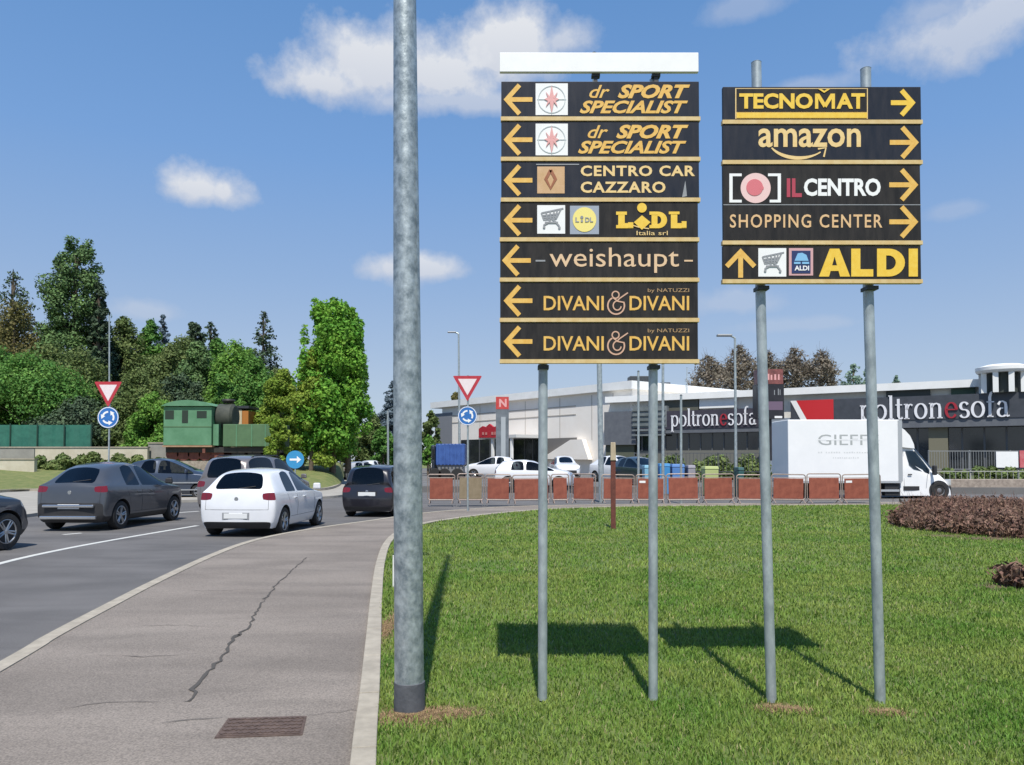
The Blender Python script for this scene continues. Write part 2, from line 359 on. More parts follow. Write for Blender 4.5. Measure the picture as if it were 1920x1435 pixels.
# lawn with scattered bare patches
LAWN = offset(K1, .12)
lawn_poly = [(x, y) for x, y in LAWN] + [(34, 20), (34, -5)]
POSTS = {}
def pxg(px, py): g = G(px, py); return (g.x, g.y)
bare = [(*pxg(762, 1345), .28, .17), (*pxg(835, 1338), .24, .13), (*pxg(1452, 1328), .15, .09), (*pxg(1490, 1332), .13, .08), (*pxg(1662, 1336), .15, .08), (*pxg(722, 1180), .10, .8), (*pxg(1770, 1005), .5, .3), (*pxg(1860, 1010), .8, .35), (*pxg(1900, 1100), .5, .25), (*pxg(1910, 1008), .8, .4)]
def lawn_material():
    m = grass_m; t = m.node_tree; n = t.nodes; l = t.links; b = n['Principled BSDF']; src = b.inputs['Base Color'].links[0].from_socket
    geo = n.new('ShaderNodeNewGeometry'); acc = None
    nn = n.new('ShaderNodeTexNoise'); nn.inputs['Scale'].default_value = 9; nn.inputs['Detail'].default_value = 5
    l.new(geo.outputs['Position'], nn.inputs['Vector'])
    def M(op, a, b_, clamp=False):
        q = n.new('ShaderNodeMath'); q.operation = op; q.use_clamp = clamp
        for i, v in ((0, a), (1, b_)):
            if hasattr(v, 'is_output'): l.new(v, q.inputs[i])
            else: q.inputs[i].default_value = v
        return q.outputs[0]
    for x, y, rx, ry in bare:
        mp = n.new('ShaderNodeMapping'); mp.vector_type = 'POINT'; mp.inputs['Location'].default_value = (-x / rx, -y / ry, 0); mp.inputs['Scale'].default_value = (1 / rx, 1 / ry, 0)
        l.new(geo.outputs['Position'], mp.inputs[0]); ln_ = n.new('ShaderNodeVectorMath'); ln_.operation = 'LENGTH'; l.new(mp.outputs[0], ln_.inputs[0])
        v = M('MULTIPLY', M('ADD', M('SUBTRACT', 1.15, ln_.outputs['Value']), M('MULTIPLY', M('SUBTRACT', nn.outputs[0], .5), 2.2)), 2.0, True)
        acc = v if acc is None else M('MAXIMUM', acc, v)
    mx = n.new('ShaderNodeMix'); mx.data_type = 'RGBA'; l.new(acc, mx.inputs[0]); l.new(src, mx.inputs[6]); mx.inputs[7].default_value = (.13, .09, .05, 1)
    l.new(mx.outputs[2], b.inputs['Base Color'])
lawn_material()
MB().slab(lawn_poly, -.12, -.004).build('lawn', grass_m, kind='structure')

# grass blades: one mesh of many small blades, thinner further off
def grass_blades():
    rng = np.random.default_rng(3)
    poly = np.array(lawn_poly)
    def inside(x, y):
        c = np.zeros(len(x), bool); j = len(poly) - 1
        for i in range(len(poly)):
            xi, yi = poly[i]; xj, yj = poly[j]
            hit = ((yi > y) != (yj > y)) & (x < (xj - xi) * (y - yi) / (yj - yi + 1e-12) + xi); c ^= hit; j = i
        return c
    X = []; Y = []; S = []
    for y0, y1, dn, sc in ((3.3, 5.2, 5200, 1.0), (5.2, 7.5, 3600, 1.15), (7.5, 11, 1700, 1.5), (11, 17, 650, 2.0), (17, 28, 230, 2.9)):
        x1 = y1 * .74; x0 = -2.6; n = int((x1 - x0) * (y1 - y0) * dn)
        x = rng.uniform(x0, x1, n); y = rng.uniform(y0, y1, n)
        k = inside(x, y) & (x > -y * .72) & (x < y * .72); X.append(x[k]); Y.append(y[k]); S.append(np.full(k.sum(), sc))
    x = np.concatenate(X); y = np.concatenate(Y); s = np.concatenate(S)
    keep = np.ones(len(x), bool)
    for bx, by, rx, ry in bare:
        keep &= ~((((x - bx) / rx) ** 2 + ((y - by) / ry) ** 2 < 1.0) & (rng.random(len(x)) < .92 - .5 * (((x - bx) / rx) ** 2 + ((y - by) / ry) ** 2)))
    x, y, s = x[keep], y[keep], s[keep]; n = len(x)
    patch = .5 + .5 * np.sin(x * 1.7 + 1.3 * np.sin(y * .9)) * np.sin(y * 1.3 + np.sin(x * 1.1))
    tuft = .5 + .5 * np.sin(x * 9 + 2 * np.sin(y * 7)) * np.sin(y * 8 + 2 * np.sin(x * 6))
    h = (.016 + .015 * rng.random(n)) * (.75 + .35 * patch + .35 * tuft) * np.sqrt(s); wd = (.0028 + .0018 * rng.random(n)) * s
    a = rng.uniform(0, 2 * np.pi, n); ln_ = h * rng.uniform(.15, 1.1, n); la = rng.uniform(0, 2 * np.pi, n)
    dx, dy = np.cos(a) * wd, np.sin(a) * wd
    v = np.empty((n, 5, 3), np.float32)
    v[:, 0] = np.stack([x - dx, y - dy, np.full(n, -.006)], 1); v[:, 1] = np.stack([x + dx, y + dy, np.full(n, -.006)], 1)
    mx_, my_ = x + np.cos(la) * ln_ * .35, y + np.sin(la) * ln_ * .35
    v[:, 2] = np.stack([mx_ + dx * .8, my_ + dy * .8, h * .6], 1); v[:, 3] = np.stack([mx_ - dx * .8, my_ - dy * .8, h * .6], 1)
    v[:, 4] = np.stack([x + np.cos(la) * ln_, y + np.sin(la) * ln_, h], 1)
    me = bpy.data.meshes.new('grass'); me.vertices.add(n * 5); me.vertices.foreach_set('co', v.ravel())
    base = np.arange(n, dtype=np.int32)[:, None] * 5
    idx = np.concatenate([base + np.array([0, 1, 2, 3], np.int32), base + np.array([3, 2, 4], np.int32)], 1).ravel()
    me.loops.add(n * 7); me.loops.foreach_set('vertex_index', idx)
    me.polygons.add(n * 2); st = np.empty(n * 2, np.int32); st[0::2] = np.arange(n) * 7; st[1::2] = np.arange(n) * 7 + 4
    me.polygons.foreach_set('loop_start', st); me.update(calc_edges=True); me.validate()
    m = mat('grass_blade', (.125, .245, .035), .65, scale=.75, col2=(.27, .335, .075), island=.28, straw=(.40, .36, .18, .97), trans=.25, spec=.25)
    me.materials.append(m)
    o = bpy.data.objects.new('grass', me); COL.objects.link(o)
    tag(o, 'short mown green grass covering the roadside lawn', 'grass', kind='stuff')
grass_blades()
def dead_grass():
    rng = random.Random(8); q = MB()
    for bx, by, rx, ry in bare[:6]:
        for _ in range(int(4200 * rx * ry / .03)):
            r = abs(rng.gauss(0, .62)); a = rng.uniform(0, 6.283); x, y = bx + rx * r * math.cos(a), by + ry * r * math.sin(a)
            if x < np.interp(y, [p[1] for p in LAWN], [p[0] for p in LAWN]) + .02: continue
            l = rng.uniform(.01, .035); t = rng.uniform(0, 6.283); w_ = rng.uniform(.0012, .0025); h = rng.uniform(.002, .018)
            dx, dy = math.cos(t), math.sin(t); q.add([(x - dy * w_, y + dx * w_, .001), (x + dy * w_, y - dx * w_, .001), (x + dx * l, y + dy * l, h)], [(0, 1, 2)])
    q.build('dead_grass', mat('dry_straw', (.22, .14, .075), .9, scale=30, col2=(.38, .27, .14), island=.4), label='dry brown dead grass around the feet of the poles', cat='grass', kind='stuff')
dead_grass()

# ---- white lines on the road
white = mat('road_paint', (.50, .50, .47), .7, scale=14, col2=(.66, .66, .62))
def line(pxs, wdt, name='road_marking'):
    c = curve(pxs, RZ); ribbon(c, -wdt / 2, wdt / 2, RZ - .004, RZ + .005, name, white, kind='structure')
line([(-160, 1105), (0, 1057), (120, 1030), (240, 1008), (370, 986)], .13)
line([(118, 1003), (152, 1000)], .12); line([(318, 963), (372, 959)], .14); line([(-60, 1036), (-20, 1029)], .12)
# ---- island: pale apron, kerb, grass mound
isl = [(-200, 1040), (0, 980), (70, 968), (180, 951), (330, 943), (480, 939), (600, 936), (655, 928), (668, 912)]
IS = curve(isl, RZ)
back = [(-14, 75), (-60, 75), (-60, 30)]
ap_in = curve([(-200, 945), (0, 924), (80, 921), (200, 920), (330, 920), (480, 921), (590, 921), (632, 914), (645, 902)], 0.0)
MB().slab(IS + [(ap_in[-1][0] + 1, 60), (-60, 60), (-60, IS[0][1])], RZ - .02, RZ + .10).build('island_apron', conc, kind='structure')
ribbon(ap_in, -.15, .0, -.05, .13, 'island_kerb', kerbm, kind='structure')
def mound():
    mb = MB(); n = 40; top = resample(ap_in, n); vs = []; rows = 16
    for j in range(rows):
        t = j / (rows - 1)
        for x, y in top:
            Y_ = y + (68 - y) * t; X_ = x * (1 - t) + (x * 68 / y) * t
            z = .10 + .95 * (1 - math.cos(min(1, (Y_ - y) / 14) * math.pi)) / 2 + .35 * max(0, (Y_ - 45) / 25)
            vs.append((X_, Y_, z))
    fs = [(j * n + i, j * n + i + 1, (j + 1) * n + i + 1, (j + 1) * n + i) for j in range(rows - 1) for i in range(n - 1)]
    return mb.add(vs, fs).build('island_grass', far_grass, smooth='all', kind='structure')
mound()
# car park behind the barriers
cp = mat('car_park_asphalt', (.12, .118, .115), .9, scale=.4, col2=(.17, .165, .16))
MB().slab([(-6, 40), (40, 37), (60, 40), (60, 62), (10, 100), (-14, 110), (-10, 60)], -.1, .22).build('car_park', cp, kind='structure')

# ---- manhole cover with cast frame
rust = mat('rusty_iron', (.085, .058, .048), .8, .2, scale=18, col2=(.15, .105, .085), bump=.5, bscale=90)
g0, g1, g2, g3 = G(402, 1384), G(567, 1378), G(575, 1343), G(428, 1347)
c = (g0 + g1 + g2 + g3) / 4
mh = thing('manhole_cover', 'rusty brown rectangular iron cover set in the footpath', 'manhole cover', (c.x, c.y, 0))
q = [((p - c).x, (p - c).y) for p in (g0, g1, g2, g3)]
MB().slab(q, -.02, .002).build('frame', rust, mh)
q2 = [(x * .93, y * .9) for x, y in q]; lid = MB(); lid.slab(q2, .002, .006)
for i in range(14):
    for j in range(5):
        u, v_ = (i + .5) / 14, (j + .5) / 5
        a = [q2[0][k] * (1 - u) * (1 - v_) + q2[1][k] * u * (1 - v_) + q2[2][k] * u * v_ + q2[3][k] * (1 - u) * v_ for k in (0, 1)]
        lid.box((a[0], a[1], .008), (.02, .03, .005), rz=.8 if (i + j) % 2 else -.8)
lid.build('lid', rust, mh)
# ---- crack across the path
tar = mat('crack_dirt', (.075, .068, .06), .95)
def crack(pxs, wd, seed):
    rng = random.Random(seed); pts = []
    for i in range(len(pxs) - 1):
        a, b = G(*pxs[i]), G(*pxs[i + 1]); n = max(2, int((b - a).length / .09))
        for k in range(n):
            p = a.lerp(b, k / n); pts.append((p.x + rng.uniform(-.02, .02), p.y + rng.uniform(-.03, .03)))
    e = G(*pxs[-1]); pts.append((e.x, e.y))
    vs, fs = stroke2(pts, lambda dx, dy, t: wd * rng.uniform(.35, 1.6) * (1.15 - t * .3) if .02 < t < .99 else .003)
    return [(x, y, .0015) for x, y in vs], fs
mb = MB()
mb.add(*crack([(345, 1318), (362, 1308), (368, 1282), (405, 1245), (428, 1222), (436, 1196), (462, 1180), (478, 1152), (495, 1125)], .022, 1))
mb.add(*crack([(495, 1125), (520, 1095), (548, 1068), (575, 1045)], .018, 2))
mb.add(*crack([(436, 1196), (442, 1190), (452, 1192)], .03, 3)); mb.add(*crack([(300, 1357), (420, 1345)], .006, 5)); mb.add(*crack([(575, 1342), (610, 1337)], .012, 6))
mb.build('path_crack', tar, kind='structure')
mb = MB()
for k_, pts_ in enumerate(([(250, 1175), (330, 1172), (435, 1176)], [(185, 1229), (270, 1231), (375, 1224)], [(350, 1108), (430, 1107), (520, 1104)], [(470, 1062), (560, 1058), (650, 1060)], [(120, 1330), (200, 1318), (300, 1316)], [(610, 1337), (650, 1332), (672, 1333)])): mb.add(*crack(pts_, .007, 20 + k_))
mb.build('fine_cracks', mat('fine_crack', (.13, .11, .095), .95), kind='structure')


# ------------------------------------------------------------------ poles and direction signs
galv = mat('galvanised_steel', (.20, .24, .255), .45, .55, scale=17, col2=(.50, .55, .55), bump=.3, bscale=30, stretch=(1, 1, .8))
galv2 = mat('galvanised_post', (.30, .34, .35), .45, .45, scale=14, col2=(.50, .55, .55), stretch=(1, 1, .5))
dark = mat('dark_steel', (.035, .04, .045), .55, .3, scale=10, col2=(.06, .065, .07))
board = mat('sign_black', (.017, .016, .016), .5, scale=7, col2=(.036, .032, .029), spec=.22, stretch=(3, 1, .6))
boardb = mat('sign_navy_black', (.013, .018, .030), .5, scale=7, col2=(.028, .030, .040), spec=.22, stretch=(3, 1, .6))
gold = mat('sign_gold', (.72, .40, .07), .5, scale=30, col2=(.78, .50, .13))
goldp = mat('sign_pale_gold', (.76, .52, .20), .5, scale=30, col2=(.80, .60, .28))
yel = mat('sign_yellow', (.80, .50, .04), .5, scale=30, col2=(.85, .58, .08))
edge = mat('sign_edge', (.60, .42, .17), .5, scale=20, col2=(.68, .52, .26))
swhite = mat('sign_white', (.82, .82, .80), .5, scale=10, col2=(.86, .86, .84))
sred = mat('sign_red', (.5, .05, .045), .5, scale=12, col2=(.56, .08, .07)); spink = mat('sign_pink', (.72, .34, .32), .5, scale=20, col2=(.78, .42, .4))
sgrey = mat('sign_grey', (.25, .26, .27), .5, scale=20, col2=(.32, .33, .34)); stan = mat('sign_tan', (.55, .34, .16), .5, scale=20, col2=(.62, .4, .22))
sbrown = mat('sign_brown', (.30, .10, .04), .5, scale=20, col2=(.35, .13, .06)); slb = mat('sign_light_blue', (.22, .48, .72), .5); sdb = mat('sign_dark_blue', (.02, .035, .12), .5)
crimson = mat('sign_crimson', (.33, .03, .06), .5)

def px_fn(base, Y, dy):
    def f(x, y):
        p = P(x, y, Y) - base; return (p.x, dy, p.z)
    return f
def arrow_into(mb, fn, cx, cy, w_, h_, direction, wd=8):
    hw, hh = w_ / 2, h_ / 2
    if direction == 'left':
        sh = [(cx - hw + 6, cy), (cx + hw, cy)]; hd = [(cx - hw + h_ * .48 + 2, cy - hh), (cx - hw + 4, cy), (cx - hw + h_ * .48 + 2, cy + hh)]
    elif direction == 'right':
        sh = [(cx + hw - 6, cy), (cx - hw, cy)]; hd = [(cx + hw - h_ * .48 - 2, cy - hh), (cx + hw - 4, cy), (cx + hw - h_ * .48 - 2, cy + hh)]
    else:
        sh = [(cx, cy - hh + 6), (cx, cy + hh)]; hd = [(cx - hw, cy + hh * .2), (cx, cy - hh + 4), (cx + hw, cy + hh * .2)]
    def line_(a, b, e=0):
        dx, dy = b[0] - a[0], b[1] - a[1]; l = math.hypot(dx, dy); ux, uy = dx / l, dy / l; nx, ny = -uy * wd / 2, ux * wd / 2
        b = (b[0] + ux * e, b[1] + uy * e)
        return [(a[0] + nx, a[1] + ny), (b[0] + nx, b[1] + ny), (b[0] - nx, b[1] - ny), (a[0] - nx, a[1] - ny)]
    padd(mb, [fn(*p) for p in line_(*sh)], [(0, 1, 2, 3)])
    # head as one mitred chevron
    (x0, y0), (x1, y1), (x2, y2) = hd
    def ofs(a, b, s):
        dx, dy = b[0] - a[0], b[1] - a[1]; l = math.hypot(dx, dy); return (-dy / l * s, dx / l * s)
    o1 = ofs(hd[0], hd[1], wd / 2); o2 = ofs(hd[1], hd[2], wd / 2); cr = (o1[0] + o2[0], o1[1] + o2[1]); kk = (wd / 2) ** 2 * 2 / (cr[0] ** 2 + cr[1] ** 2) ; mi = (cr[0] * kk, cr[1] * kk)
    pts = [(x0 + o1[0], y0 + o1[1]), (x1 + mi[0], y1 + mi[1]), (x2 + o2[0], y2 + o2[1]), (x2 - o2[0], y2 - o2[1]), (x1 - mi[0], y1 - mi[1]), (x0 - o1[0], y0 - o1[1])]
    padd(mb, [fn(*p) for p in pts], [(0, 1, 4, 5), (1, 2, 3, 4)])
def solidify(mb, d):
    """give flat lettering a real thickness along y"""
    n = len(mb.v); mb.v += [(x, y + d, z) for x, y, z in mb.v]; fs = mb.f[:]; mb.f += [tuple(i + n for i in reversed(f)) for f in fs]
    cnt = {}
    for f in fs:
        for i in range(len(f)):
            e = (f[i], f[(i + 1) % len(f)]); k = tuple(sorted(e)); cnt.setdefault(k, []).append(e)
    for k, es in cnt.items():
        if len(es) == 1: a, b = es[0]; mb.f.append((a, b, b + n, a + n))
    return mb
def rect_px(mb, fn, x0, y0, x1, y1): padd(mb, [fn(x0, y0), fn(x1, y0), fn(x1, y1), fn(x0, y1)], [(0, 1, 2, 3)])
def disc_px(mb, fn, cx, cy, rx, ry, n=28): padd(mb, [fn(*p) for p in arc(cx, cy, rx, ry, 0, 360, n)[:-1]], [tuple(range(n))])
def ring_px(mb, fn, cx, cy, r, wd): stroke_into(mb, arc(cx, cy, r, r, 0, 360, 28), wd, fn)
def block_into(mb, fn, ch, x0, y0, x1, y1, sw):
    """heavy block capitals built from flat pieces"""
    if ch == 'I': rect_px(mb, fn, x0, y0, x1, y1)
    if ch == 'L': padd(mb, [fn(*p) for p in ((x0, y0), (x0 + sw, y0), (x0 + sw, y1 - sw * .8), (x1, y1 - sw * .8), (x1, y1), (x0, y1))], [(0, 1, 2, 5), (2, 3, 4, 5)])
    if ch == 'A':
        xm, h = (x0 + x1) / 2, y1 - y0; s2 = sw * .52; sl = (xm - s2 - x0) / h
        padd(mb, [fn(*p) for p in ((xm - s2, y0), (xm + .1, y0), (xm + .1, y0 + h * .28), (x0 + sw * 1.1, y1), (x0, y1))], [(0, 1, 2, 3, 4)])
        padd(mb, [fn(*p) for p in ((xm + s2, y0), (x1, y1), (x1 - sw * 1.1, y1), (xm, y0 + h * .28), (xm, y0))], [(0, 1, 2, 3, 4)])
        padd(mb, [fn(*p) for p in ((xm - h * .22, y0 + h * .60), (xm + h * .22, y0 + h * .60), (xm + h * .30, y0 + h * .80), (xm - h * .30, y0 + h * .80))], [(0, 1, 2, 3)])
    if ch == 'D':
        ym, ry = (y0 + y1) / 2, (y1 - y0) / 2; xs = x0 + (x1 - x0) * .42; n = 14
        o_ = [(x0, y0)] + arc(xs, ym, x1 - xs, ry, -90, 90, n) + [(x0, y1)]; i_ = [(x0 + sw, y0 + sw * .75)] + arc(xs, ym, x1 - xs - sw, ry - sw * .75, -90, 90, n) + [(x0 + sw, y1 - sw * .75)]
        m_ = len(o_); padd(mb, [fn(*p) for p in o_ + i_], [(i, (i + 1) % m_, m_ + (i + 1) % m_, m_ + i) for i in range(m_)])
def cart_into(mb, fn, x0, y0, s):
    S = lambda pts: [(x0 + a * s, y0 + b * s) for a, b in pts]
    for p in ([(.12, .30), (.88, .14)], [(.12, .30), (.2, .56), (.68, .52), (.86, .15), (.95, .12)], [(.18, .4), (.78, .33)], [(.2, .48), (.72, .43)], [(.3, .27), (.34, .55)], [(.45, .24), (.46, .54)], [(.6, .21), (.58, .53)], [(.72, .18), (.66, .52)],
              [(.45, .55), (.4, .66), (.2, .76)], [(.55, .54), (.66, .64), (.8, .8)], [(.25, .66), (.75, .66)]): stroke_into(mb, S(p), .055 * s, fn)
    for cx, cy in ((.22, .84), (.8, .86)): disc_px(mb, fn, x0 + cx * s, y0 + cy * s, .05 * s, .05 * s, 10)

def sign_frame(base, Y, parent, x0, y0, x1, y1, m, label, bottom=True, top=False):
    """one board: folded sheet box with a pale strip along its lower edge"""
    fn = px_fn(base, Y, 0); a, b = fn(x0, y0), fn(x1, y1)
    o = MB().b6(a[0], b[0], -.03, 0.0, b[2], a[2]).build('sign_panel', m, parent, bevel=.003); o['label'] = label
    if bottom:
        c1, c2 = fn(x0 - 1, y1), fn(x1 + 2, y1 + 7.5)
        MB().b6(c1[0], c2[0], -.036, .004, c2[2], c1[2] - .0005).build('edge_strip', edge, o)
    return o
D = -.034
def lay(o, mb, name, m, k=0):
    """thin layer k on the panel's face"""
    mb.v = [(x, -.030 - .0025 * k + y, z) for x, y, z in mb.v]; return solidify(mb, -.0022).build(name, m, o)

def post(base, Y, parent, pts, r, m=galv2, n=20):
    q = [P(x, y, Y) - base for x, y in pts]; q = [Vector((p.x, .035 + r, p.z)) for p in q]
    mb = MB().tube(q, r, n); t = q[0]
    mb.tube([t, t + Vector((0, 0, .006))], [r * 1.04, r * .8], n)
    return mb.build('post', m, parent, smooth=True)
# ---------------- left sign stack
Y1 = 5.09; b1 = G(1122, 1315); b1 = Vector((b1.x, Y1, 0))
s1 = thing('direction_sign', 'taller stack of seven black left-pointing boards under a blank white board', 'direction sign', b1)
post(b1, Y1, s1, [(1013, 152), (1019, 690), (1018, 1318)], .031); post(b1, Y1, s1, [(1230, 141), (1228, 690), (1228, 1318)], .031)
F1 = lambda k=0: px_fn(b1, Y1, 0)
rows = [(157, 223), (232, 298), (307, 374), (382, 448), (457, 523), (532, 598), (607, 675)]
labs = ['board with a compass emblem and two slanted gold lines, topmost black board', 'board with a compass emblem and two slanted gold lines, second from the top', 'board with a tan emblem square and two upright gold lines', 'board with a shopping cart square and a yellow round emblem', 'board with one large pale lowercase word', 'board with gold capitals around an ampersand, second from the bottom', 'board with gold capitals around an ampersand, at the bottom']
f = px_fn(b1, Y1, 0)
for i, (y0, y1) in enumerate(rows):
    x0 = 940 if i < 3 else 938; x1 = 1309 if i < 3 else 1307
    o = sign_frame(b1, Y1, s1, x0, y0, x1, y1, boardb if i < 3 else board, labs[i])
    cy = (y0 + y1) / 2
    mb = MB(); arrow_into(mb, f, 972 - (3 if i == 4 else 0), cy + 1, 52, 54, 'left', 8.5); lay(o, mb, 'arrow', gold)
    if i < 2:
        q = MB(); rect_px(q, f, 1004, y0 + 4, 1064, y1 - 3); lay(o, q, 'emblem', swhite)
        q = MB(); cx, c2 = 1034, cy + 1; ring_px(q, f, cx, c2, 25, 1.6); stroke_into(q, [(cx - 27, c2), (cx + 27, c2)], 1.2, f); stroke_into(q, [(cx, c2 - 27), (cx, c2 + 27)], 1.2, f); lay(o, q, 'emblem_ring', mat('emblem_grey', (.55, .6, .6), .5), 1)
        q = MB(); star = []
        for k in range(8):
            rr = (26 if k in (2, 6) else 16) if k % 2 == 0 else 7
            star.append((cx + rr * math.cos(k * math.pi / 4) * .85, c2 + rr * math.sin(k * math.pi / 4)))
        padd(q, [f(*p) for p in star], [tuple(range(8))])
        for s in (-1, 1): padd(q, [f(cx + s * 2, c2 - 3), f(cx + s * 11, c2 - 14), f(cx + s * 6, c2)], [(0, 1, 2)]); padd(q, [f(cx + s * 2, c2 + 3), f(cx + s * 11, c2 + 14), f(cx + s * 6, c2)], [(0, 1, 2)])
        lay(o, q, 'compass_star', spink, 2)
        sx = -3 if i else 0
        q = MB(); text_into(q, 'dr', f, 1104 + sx, y0 + 7, 1142 + sx, y0 + 31, .012, .35); text_into(q, 'SPORT', f, 1157 + sx, y0 + 6, 1292 + sx, y0 + 32, .045, .35)
        text_into(q, 'SPECIALIST', f, 1086 + sx, y0 + 36, 1291 + sx - 3, y0 + 60, .035, .35); lay(o, q, 'lettering', gold)
    if i == 2:
        q = MB(); rect_px(q, f, 1007, y0 + 9, 1058, y1 - 8); lay(o, q, 'emblem', stan)
        q = MB(); cx, c2 = 1032, cy - 1; stroke_into(q, [(cx, c2 - 17), (cx - 9, c2), (cx, c2 + 17), (cx + 9, c2), (cx, c2 - 17)], 6, f); lay(o, q, 'diamond_mark', sbrown, 1)
        q = MB(); text_into(q, 'CENTRO CAR', f, 1088, y0 + 7, 1301, y0 + 27, .03, 0, 1.12); text_into(q, 'CAZZARO', f, 1088, y0 + 37, 1246, y0 + 58, .03, 0, 1.12); lay(o, q, 'lettering', goldp)
        q = MB(); padd(q, [f(1283, y0 + 35), f(1286, y0 + 64), f(1277, y0 + 66)], [(0, 1, 2)]); rect_px(q, f, 1005, y0 + 4, 1085, y0 + 6); lay(o, q, 'sticker_scratch', sgrey)
    if i == 3:
        q = MB(); rect_px(q, f, 1007, y0 + 6, 1059, y1 - 7); lay(o, q, 'emblem', swhite)
        q = MB(); cart_into(q, f, 1009, y0 + 6, 49); lay(o, q, 'cart_mark', sgrey, 1)
        q = MB(); rect_px(q, f, 1068, y0 + 7, 1122, y1 - 6); lay(o, q, 'emblem', mat('sign_mid_grey', (.32, .36, .42), .5))
        q = MB(); disc_px(q, f, 1095, cy, 22, 23); lay(o, q, 'round_mark', mat('sign_lemon', (.85, .72, .22), .5), 1)
        q = MB(); text_into(q, 'L', f, 1078, cy - 4, 1085, cy + 5, .03); text_into(q, 'DL', f, 1096, cy - 4, 1111, cy + 5, .03); disc_px(q, f, 1090, cy - 4, 3, 3, 8); rect_px(q, f, 1088, cy + 1, 1092, cy + 5); lay(o, q, 'emblem_letters', sgrey, 2)
        q = MB(); block_into(q, f, 'L', 1158, y0 + 18, 1186, y0 + 49, 12); block_into(q, f, 'D', 1220, y0 + 18, 1249, y0 + 49, 11); block_into(q, f, 'L', 1256, y0 + 18, 1285, y0 + 49, 12)
        for xx, ww in ((1155, 14), (1157, 24)): pass
        rect_px(q, f, 1154, y0 + 18, 1174, y0 + 24); rect_px(q, f, 1154, y0 + 43, 1186, y0 + 49); rect_px(q, f, 1216, y0 + 18, 1232, y0 + 24); rect_px(q, f, 1216, y0 + 43, 1232, y0 + 49); rect_px(q, f, 1252, y0 + 18, 1272, y0 + 23); rect_px(q, f, 1176, y0 + 38, 1186, y0 + 48); rect_px(q, f, 1276, y0 + 36, 1285, y0 + 48)
        disc_px(q, f, 1202, y0 + 11, 9, 9, 18); padd(q, [f(1202, y0 + 25), f(1218, y0 + 38), f(1202, y0 + 52), f(1187, y0 + 38)], [(0, 1, 2, 3)]); lay(o, q, 'lettering', yel)
        q = MB(); stroke_into(q, [(1186, y0 + 44), (1196, y0 + 47), (1215, y0 + 50)], 2, f); text_into(q, 'Italia srl', f, 1192, y0 + 54, 1250, y0 + 62); lay(o, q, 'small_lettering', goldp, 1)
    if i == 4:
        q = MB(); text_into(q, 'weishaupt', f, 1030, y0 + 10, 1271, y0 + 57, 0.0); rect_px(q, f, 1281, y0 + 33, 1297, y0 + 36); lay(o, q, 'lettering', mat('sign_cream', (.72, .50, .30), .5))
        q = MB(); rect_px(q, f, 1004, y0 + 33, 1022, y0 + 36); lay(o, q, 'dash', sgrey)
    if i > 4:
        q = MB(); text_into(q, 'DIVANI', f, 1019, y0 + 25, 1131, y0 + 52, .012); text_into(q, 'DIVANI', f, 1179, y0 + 25, 1290, y0 + 52, .012); lay(o, q, 'lettering', gold)
        q = MB(); cx, c2 = 1156, y0 + 39
        stroke_into(q, arc(cx - 2, c2 + 4, 15.5, 16, -118, -385, 24) , 2.8, f); stroke_into(q, arc(cx, c2 + 4, 7.5, 8.5, 10, 270, 14) + [(cx + 4, c2 - 9), (cx + 20, c2 - 20)], 2.4, f); stroke_into(q, arc(cx - 3, c2 - 16, 6.5, 6.5, 0, 360, 16), 2.4, f); stroke_into(q, [(cx - 8, c2 - 11), (cx + 1, c2 - 4), (cx + 12, c2 - 2)], 2.4, f)
        lay(o, q, 'ampersand', mat('sign_bronze', (.62, .38, .26), .5))
        q = MB(); text_into(q, 'by NATUZZI', f, 1213, y0 + 11, 1290, y0 + 20); lay(o, q, 'small_lettering', mat('sign_dim_gold', (.42, .27, .13), .5))
# blank white board on two short brackets
fn = px_fn(b1, Y1, 0); a, b = fn(937, 103), fn(1308, 139)
o = MB().b6(a[0], b[0], -.03, .0, b[2], a[2]).build('blank_panel', swhite, s1, bevel=.003); o['label'] = 'blank white board on top'
for x in (1117, 1230):
    p, p2 = fn(x, 139), fn(x, 156); mb = MB().b6(p[0] - .028, p[0] + .028, -.01, .03, p[2] - .02, p[2] - .0005); mb.b6(p[0] - .012, p[0] + .012, -.005, .025, p2[2], p[2] - .02)
    mb.build('bracket', dark, s1)
for yy in (190, 265, 340, 415, 490, 565, 640):
    for x in (1019, 1228):
        p = fn(x, yy); MB().b6(p[0] - .045, p[0] + .045, .001, .034, p[2] - .02, p[2] + .02).build('clamp', dark, s1)
for x in (1019, 1228):
    p = fn(x, 688); MB().b6(p[0] - .036, p[0] + .036, .0, .1, p[2] - .012, p[2] + .012).build('clamp', dark, s1)
